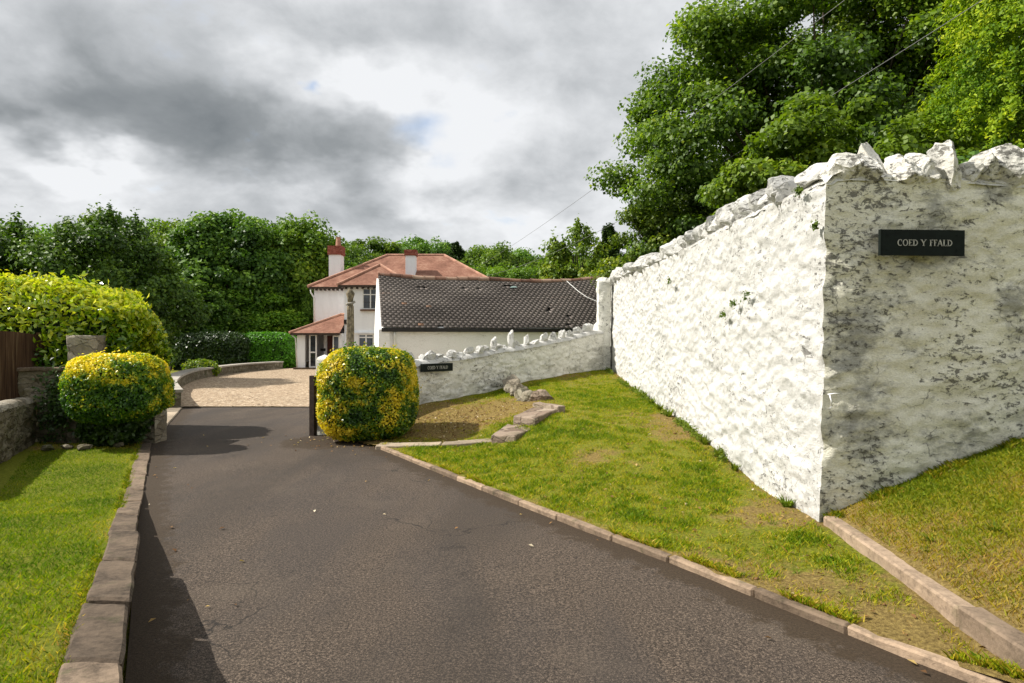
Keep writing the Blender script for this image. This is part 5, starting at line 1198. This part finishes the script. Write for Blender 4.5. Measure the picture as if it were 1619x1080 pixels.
# golden cypress
rng = np.random.default_rng(77)
cyp = empty('golden_cypress', (9.1, 10.8, .5), label='bright golden green cypress at the top right behind the wall', cat='tree')
nk = 1500; h0 = rng.uniform(1.2, 9.5, nk); ang = rng.uniform(0, 2 * math.pi, nk); rr = (1.75 * (1 - (h0 / 11.5) ** 2)) * rng.uniform(.65, 1.12, nk)
C = np.stack([np.cos(ang) * rr, np.sin(ang) * rr, h0], -1); nl = 120000; kk = rng.choice(nk, nl); f = rng.uniform(0, 1, nl)
out = np.stack([np.cos(ang), np.sin(ang), np.zeros(nk)], -1)
P = C[kk] + out[kk] * (f * .45)[:, None] + np.array([0, 0, 1.]) * (.10 * np.sin(f * 3) - .32 * f)[:, None] + rng.normal(0, .055, (nl, 3))
V, F = leaves(P, out[kk] + np.array([0, 0, .4]), .075 * rng.uniform(.6, 1.4, nl), .45, .8)
make('crown', V, F, M['cypress'], cyp, var=np.clip(.30 + .42 * f * rng.uniform(.5, 1.2, nl) + (fbm(C * .9, 2, 6)[kk] - .5) * .7 + rng.normal(0, .1, nl), 0, 1))
MB().tube([(0, 0, -.3), (0, 0, 4), (0, 0, 9)], [.16, .10, .03], 9).build('trunk', M['bark'], cyp, True)
shrub('green_shrub', 'dark shrub peeping over the crest of the wall below the cypress', M['dark'], (5.9, 7.6, 2.9), (1.6, .8, .75), 9000, .12, 2.2, .6, .25, None, 61, .3)
# left tree
tree('big dark bushy tree with upright sprigs behind the laurel hedge', M['dark'], -16.4, 24.5, 3.2, 4.0, 3.6, 3.5, nclump=190, nleaf=100000, leaf=.15, clump_r=.7, seed=51, limbs=30, spiky=.28, name='tree', low=-.9)
tree('thin topped tree at the far left edge behind the laurel', M['mid'], -24.3, 29.0, 4.2, 4.2, 3.6, 3.0, nclump=90, nleaf=22000, leaf=.24, clump_r=.7, seed=52, limbs=26, name='tree', low=-.9)
# prototypes placed through the wood
proto = {}
proto['a'] = tree('dense round crowned tree right of the bushy sprigged tree', M['dark'], -20.5, 46, 5.9, 5.0, 4.5, 5.0, nclump=150, nleaf=42000, leaf=.30, clump_r=1.0, seed=53, limbs=24, low=-.95)
proto['b'] = tree('tall leafy tree left of the house in the middle of the wood', M['mid'], -17.3, 50, 6.3, 5.0, 4.5, 5.6, nclump=150, nleaf=42000, leaf=.30, clump_r=1.1, seed=54, limbs=24, low=-.95)
proto['c'] = tree('feathery topped tree above the bright clipped hedge', M['mid'], -23.0, 60, 7.3, 5.6, 5, 6.0, nclump=110, nleaf=36000, leaf=.34, clump_r=1.0, seed=55, limbs=24, low=-.95)
def conifer(label, x, y, H, r, seed, ground=0, group=None):
    global rng
    rng = np.random.default_rng(seed); t = empty('conifer_tree', (x, y, ground), label=label, cat='tree', group=group)
    n = 26000; lay = rng.integers(0, 26, n); az_ = (lay * 2.4 + rng.integers(0, 7, n) * .9) + rng.normal(0, .13, n); f = rng.uniform(0, 1, n) ** .7
    hz = H * (.12 + .86 * lay / 26); R_ = r * (1 - lay / 27) ** .8 * (.8 + .3 * np.sin(lay * 1.7 + az_)); P = np.stack([np.cos(az_) * R_ * f, np.sin(az_) * R_ * f, hz - .25 * f * R_ + rng.normal(0, .12, n)], -1)
    V, F = leaves(P, np.tile((0, 0, 1.), (n, 1)), rng.uniform(.15, .35, n), .4, .6); make('crown', V, F, M['needle'], t, var=np.clip(rng.normal(.5, .25, n), 0, 1))
    MB().tube([(0, 0, -.2), (0, 0, H * .98)], [.22, .03], 8).build('trunk', M['bark'], t, True); return t
G = 'trees of the wood rising behind the house'
LB = 'green woodland tree on the slope behind the house'
def top(px_, py_, Y): return (px_ - 809.5) / 1000 * Y, 1.6 + (540 - py_) / 1000 * Y
def putp(k_, px_, py_, Y, label, group=None, s=1., rz=0., base=0):
    x, zt_ = top(px_, py_, Y); src = proto[k_]; H = {'a': 10.7, 'b': 11.7, 'c': 13.0}[k_]
    sz = (zt_ - base) / H
    return place(src, x, Y, base, max(.6, s), rz, label, group, sz)
putp('b', 300, 335, 52, 'tree with two bumps on its skyline just right of the sprigged tree', s=.9, rz=1)
putp('c', 235, 345, 56, 'tree showing its pale top beside the bushy sprigged tree', s=.9, rz=2)
putp('a', 378, 345, 47, 'round dark tree crown above the parapet wall in the wood', s=.9, rz=3)
putp('b', 60, 350, 60, 'tree on the far left skyline behind the sprigged tree', s=1, rz=2.2)
putp('a', 330, 452, 44, 'low dark tree filling the wood behind the dark hedge', s=.8, rz=1.2)
putp('b', 402, 440, 46, 'low leafy tree behind the bright clipped hedge', s=.8, rz=5)
putp('a', 268, 440, 40, 'low dark tree between laurel and dark hedge', s=.8, rz=4)
x, _ = top(492, 470, 47); place(proto['b'], x, 47, 0, .38, 2, 'pale green small tree touching the left corner of the house', None, .5)
putp('a', 452, 415, 60, 'dark tree just left of the house chimney, lower crown', s=.9, rz=.4)
conifer('tall dark conifer rising left of the house chimney', top(470, 362, 62)[0], 62, top(470, 362, 62)[1], 3.4, 62)
conifer('dark pointed conifer breaking the skyline right of the red roof', top(722, 378, 84)[0], 84, top(722, 378, 84)[1] - 3, 5, 63, 3)
rs = random.Random(12)
far = [(430, 352, 70), (500, 372, 78), (545, 378, 84), (580, 372, 90), (612, 378, 92), (650, 380, 96), (688, 386, 88), (745, 388, 92), (775, 384, 86), (800, 392, 95), (830, 398, 90), (860, 400, 88), (640, 410, 70), (700, 410, 72), (760, 412, 72), (820, 418, 70), (520, 410, 72), (575, 412, 74), (880, 410, 72), (905, 405, 90), (940, 400, 84), (200, 360, 84), (130, 368, 90), (20, 372, 80), (350, 350, 80), (480, 420, 66), (-60, 380, 80), (980, 400, 80), (1040, 390, 75), (-140, 400, 70)]
for (a_, b_, Y) in far:
    putp(rs.choice('abc'), a_, b_ + rs.uniform(-4, 4), Y, LB, G, s=rs.uniform(1.0, 1.35), rz=rs.uniform(0, 6.2), base=max(0, (Y - 75) * .09))
# right middle
tree('upright yellow tinged tree standing behind the barn near the pier', M['gold'], 3.1, 32, 4.2, 1.7, 1.7, 3.6, nclump=70, nleaf=17000, leaf=.18, clump_r=.55, seed=71, limbs=30, spiky=.3, name='tree', low=-.95)
tree('lower green tree behind the right half of the barn roof', M['gold'], 2.6, 36, 3.1, 2.2, 1.8, 2.8, nclump=60, nleaf=15000, leaf=.2, clump_r=.7, seed=72, limbs=18, name='tree', low=-.95)
conifer('narrow dark conifer between the upright tree and the sycamore', 5.4, 35, 8.2, 3.0, 64)
tree('bronze tinted shrub above the near end of the barn roof', M['gold'], 3.5, 28.0, 3.6, .9, .9, 1.3, nclump=26, nleaf=5000, leaf=.12, clump_r=.35, seed=73, limbs=10, name='tree', low=-.95)

# ------------------------------------------------------------------ cables
M['cable'] = simple('grey_cable', (.16, .16, .16), .6, .1, 5, 0)
def cable(a, b, sagm, r, label):
    a, b = Vector(a), Vector(b); pts = []
    for i in range(41):
        t = i / 40; p_ = a.lerp(b, t); p_.z -= sagm * 4 * t * (1 - t); pts.append(p_)
    o = MB().tube(pts, r, 6).build('overhead_cable', M['cable'], None, True); return tag(o, label, 'cable')
cable((-1.9, 42, 1.6 + .103 * 42), (7.75, 10.0, 7.2), .75, .007, 'lower overhead cable crossing the sycamore to the top right')
cable((-2.4, 44, 1.6 + .118 * 44), (5.8, 10.5, 1.6 + .56 * 10.5), .25, .006, 'upper thin overhead cable crossing the sky above the barn')
# frayed string on the wall corner
o = MB().tube([(2.56, 5.13, 1.17), (2.60, 5.10, 1.18), (2.65, 5.12, 1.175)], .006, 5).tube([(2.57, 5.12, 1.17), (2.575, 5.10, 1.12), (2.59, 5.12, 1.08), (2.565, 5.12, 1.05)], .006, 5).build('string', M['frame'], None, True)
tag(o, 'short frayed white string hanging at the corner of the tall wall', 'string')
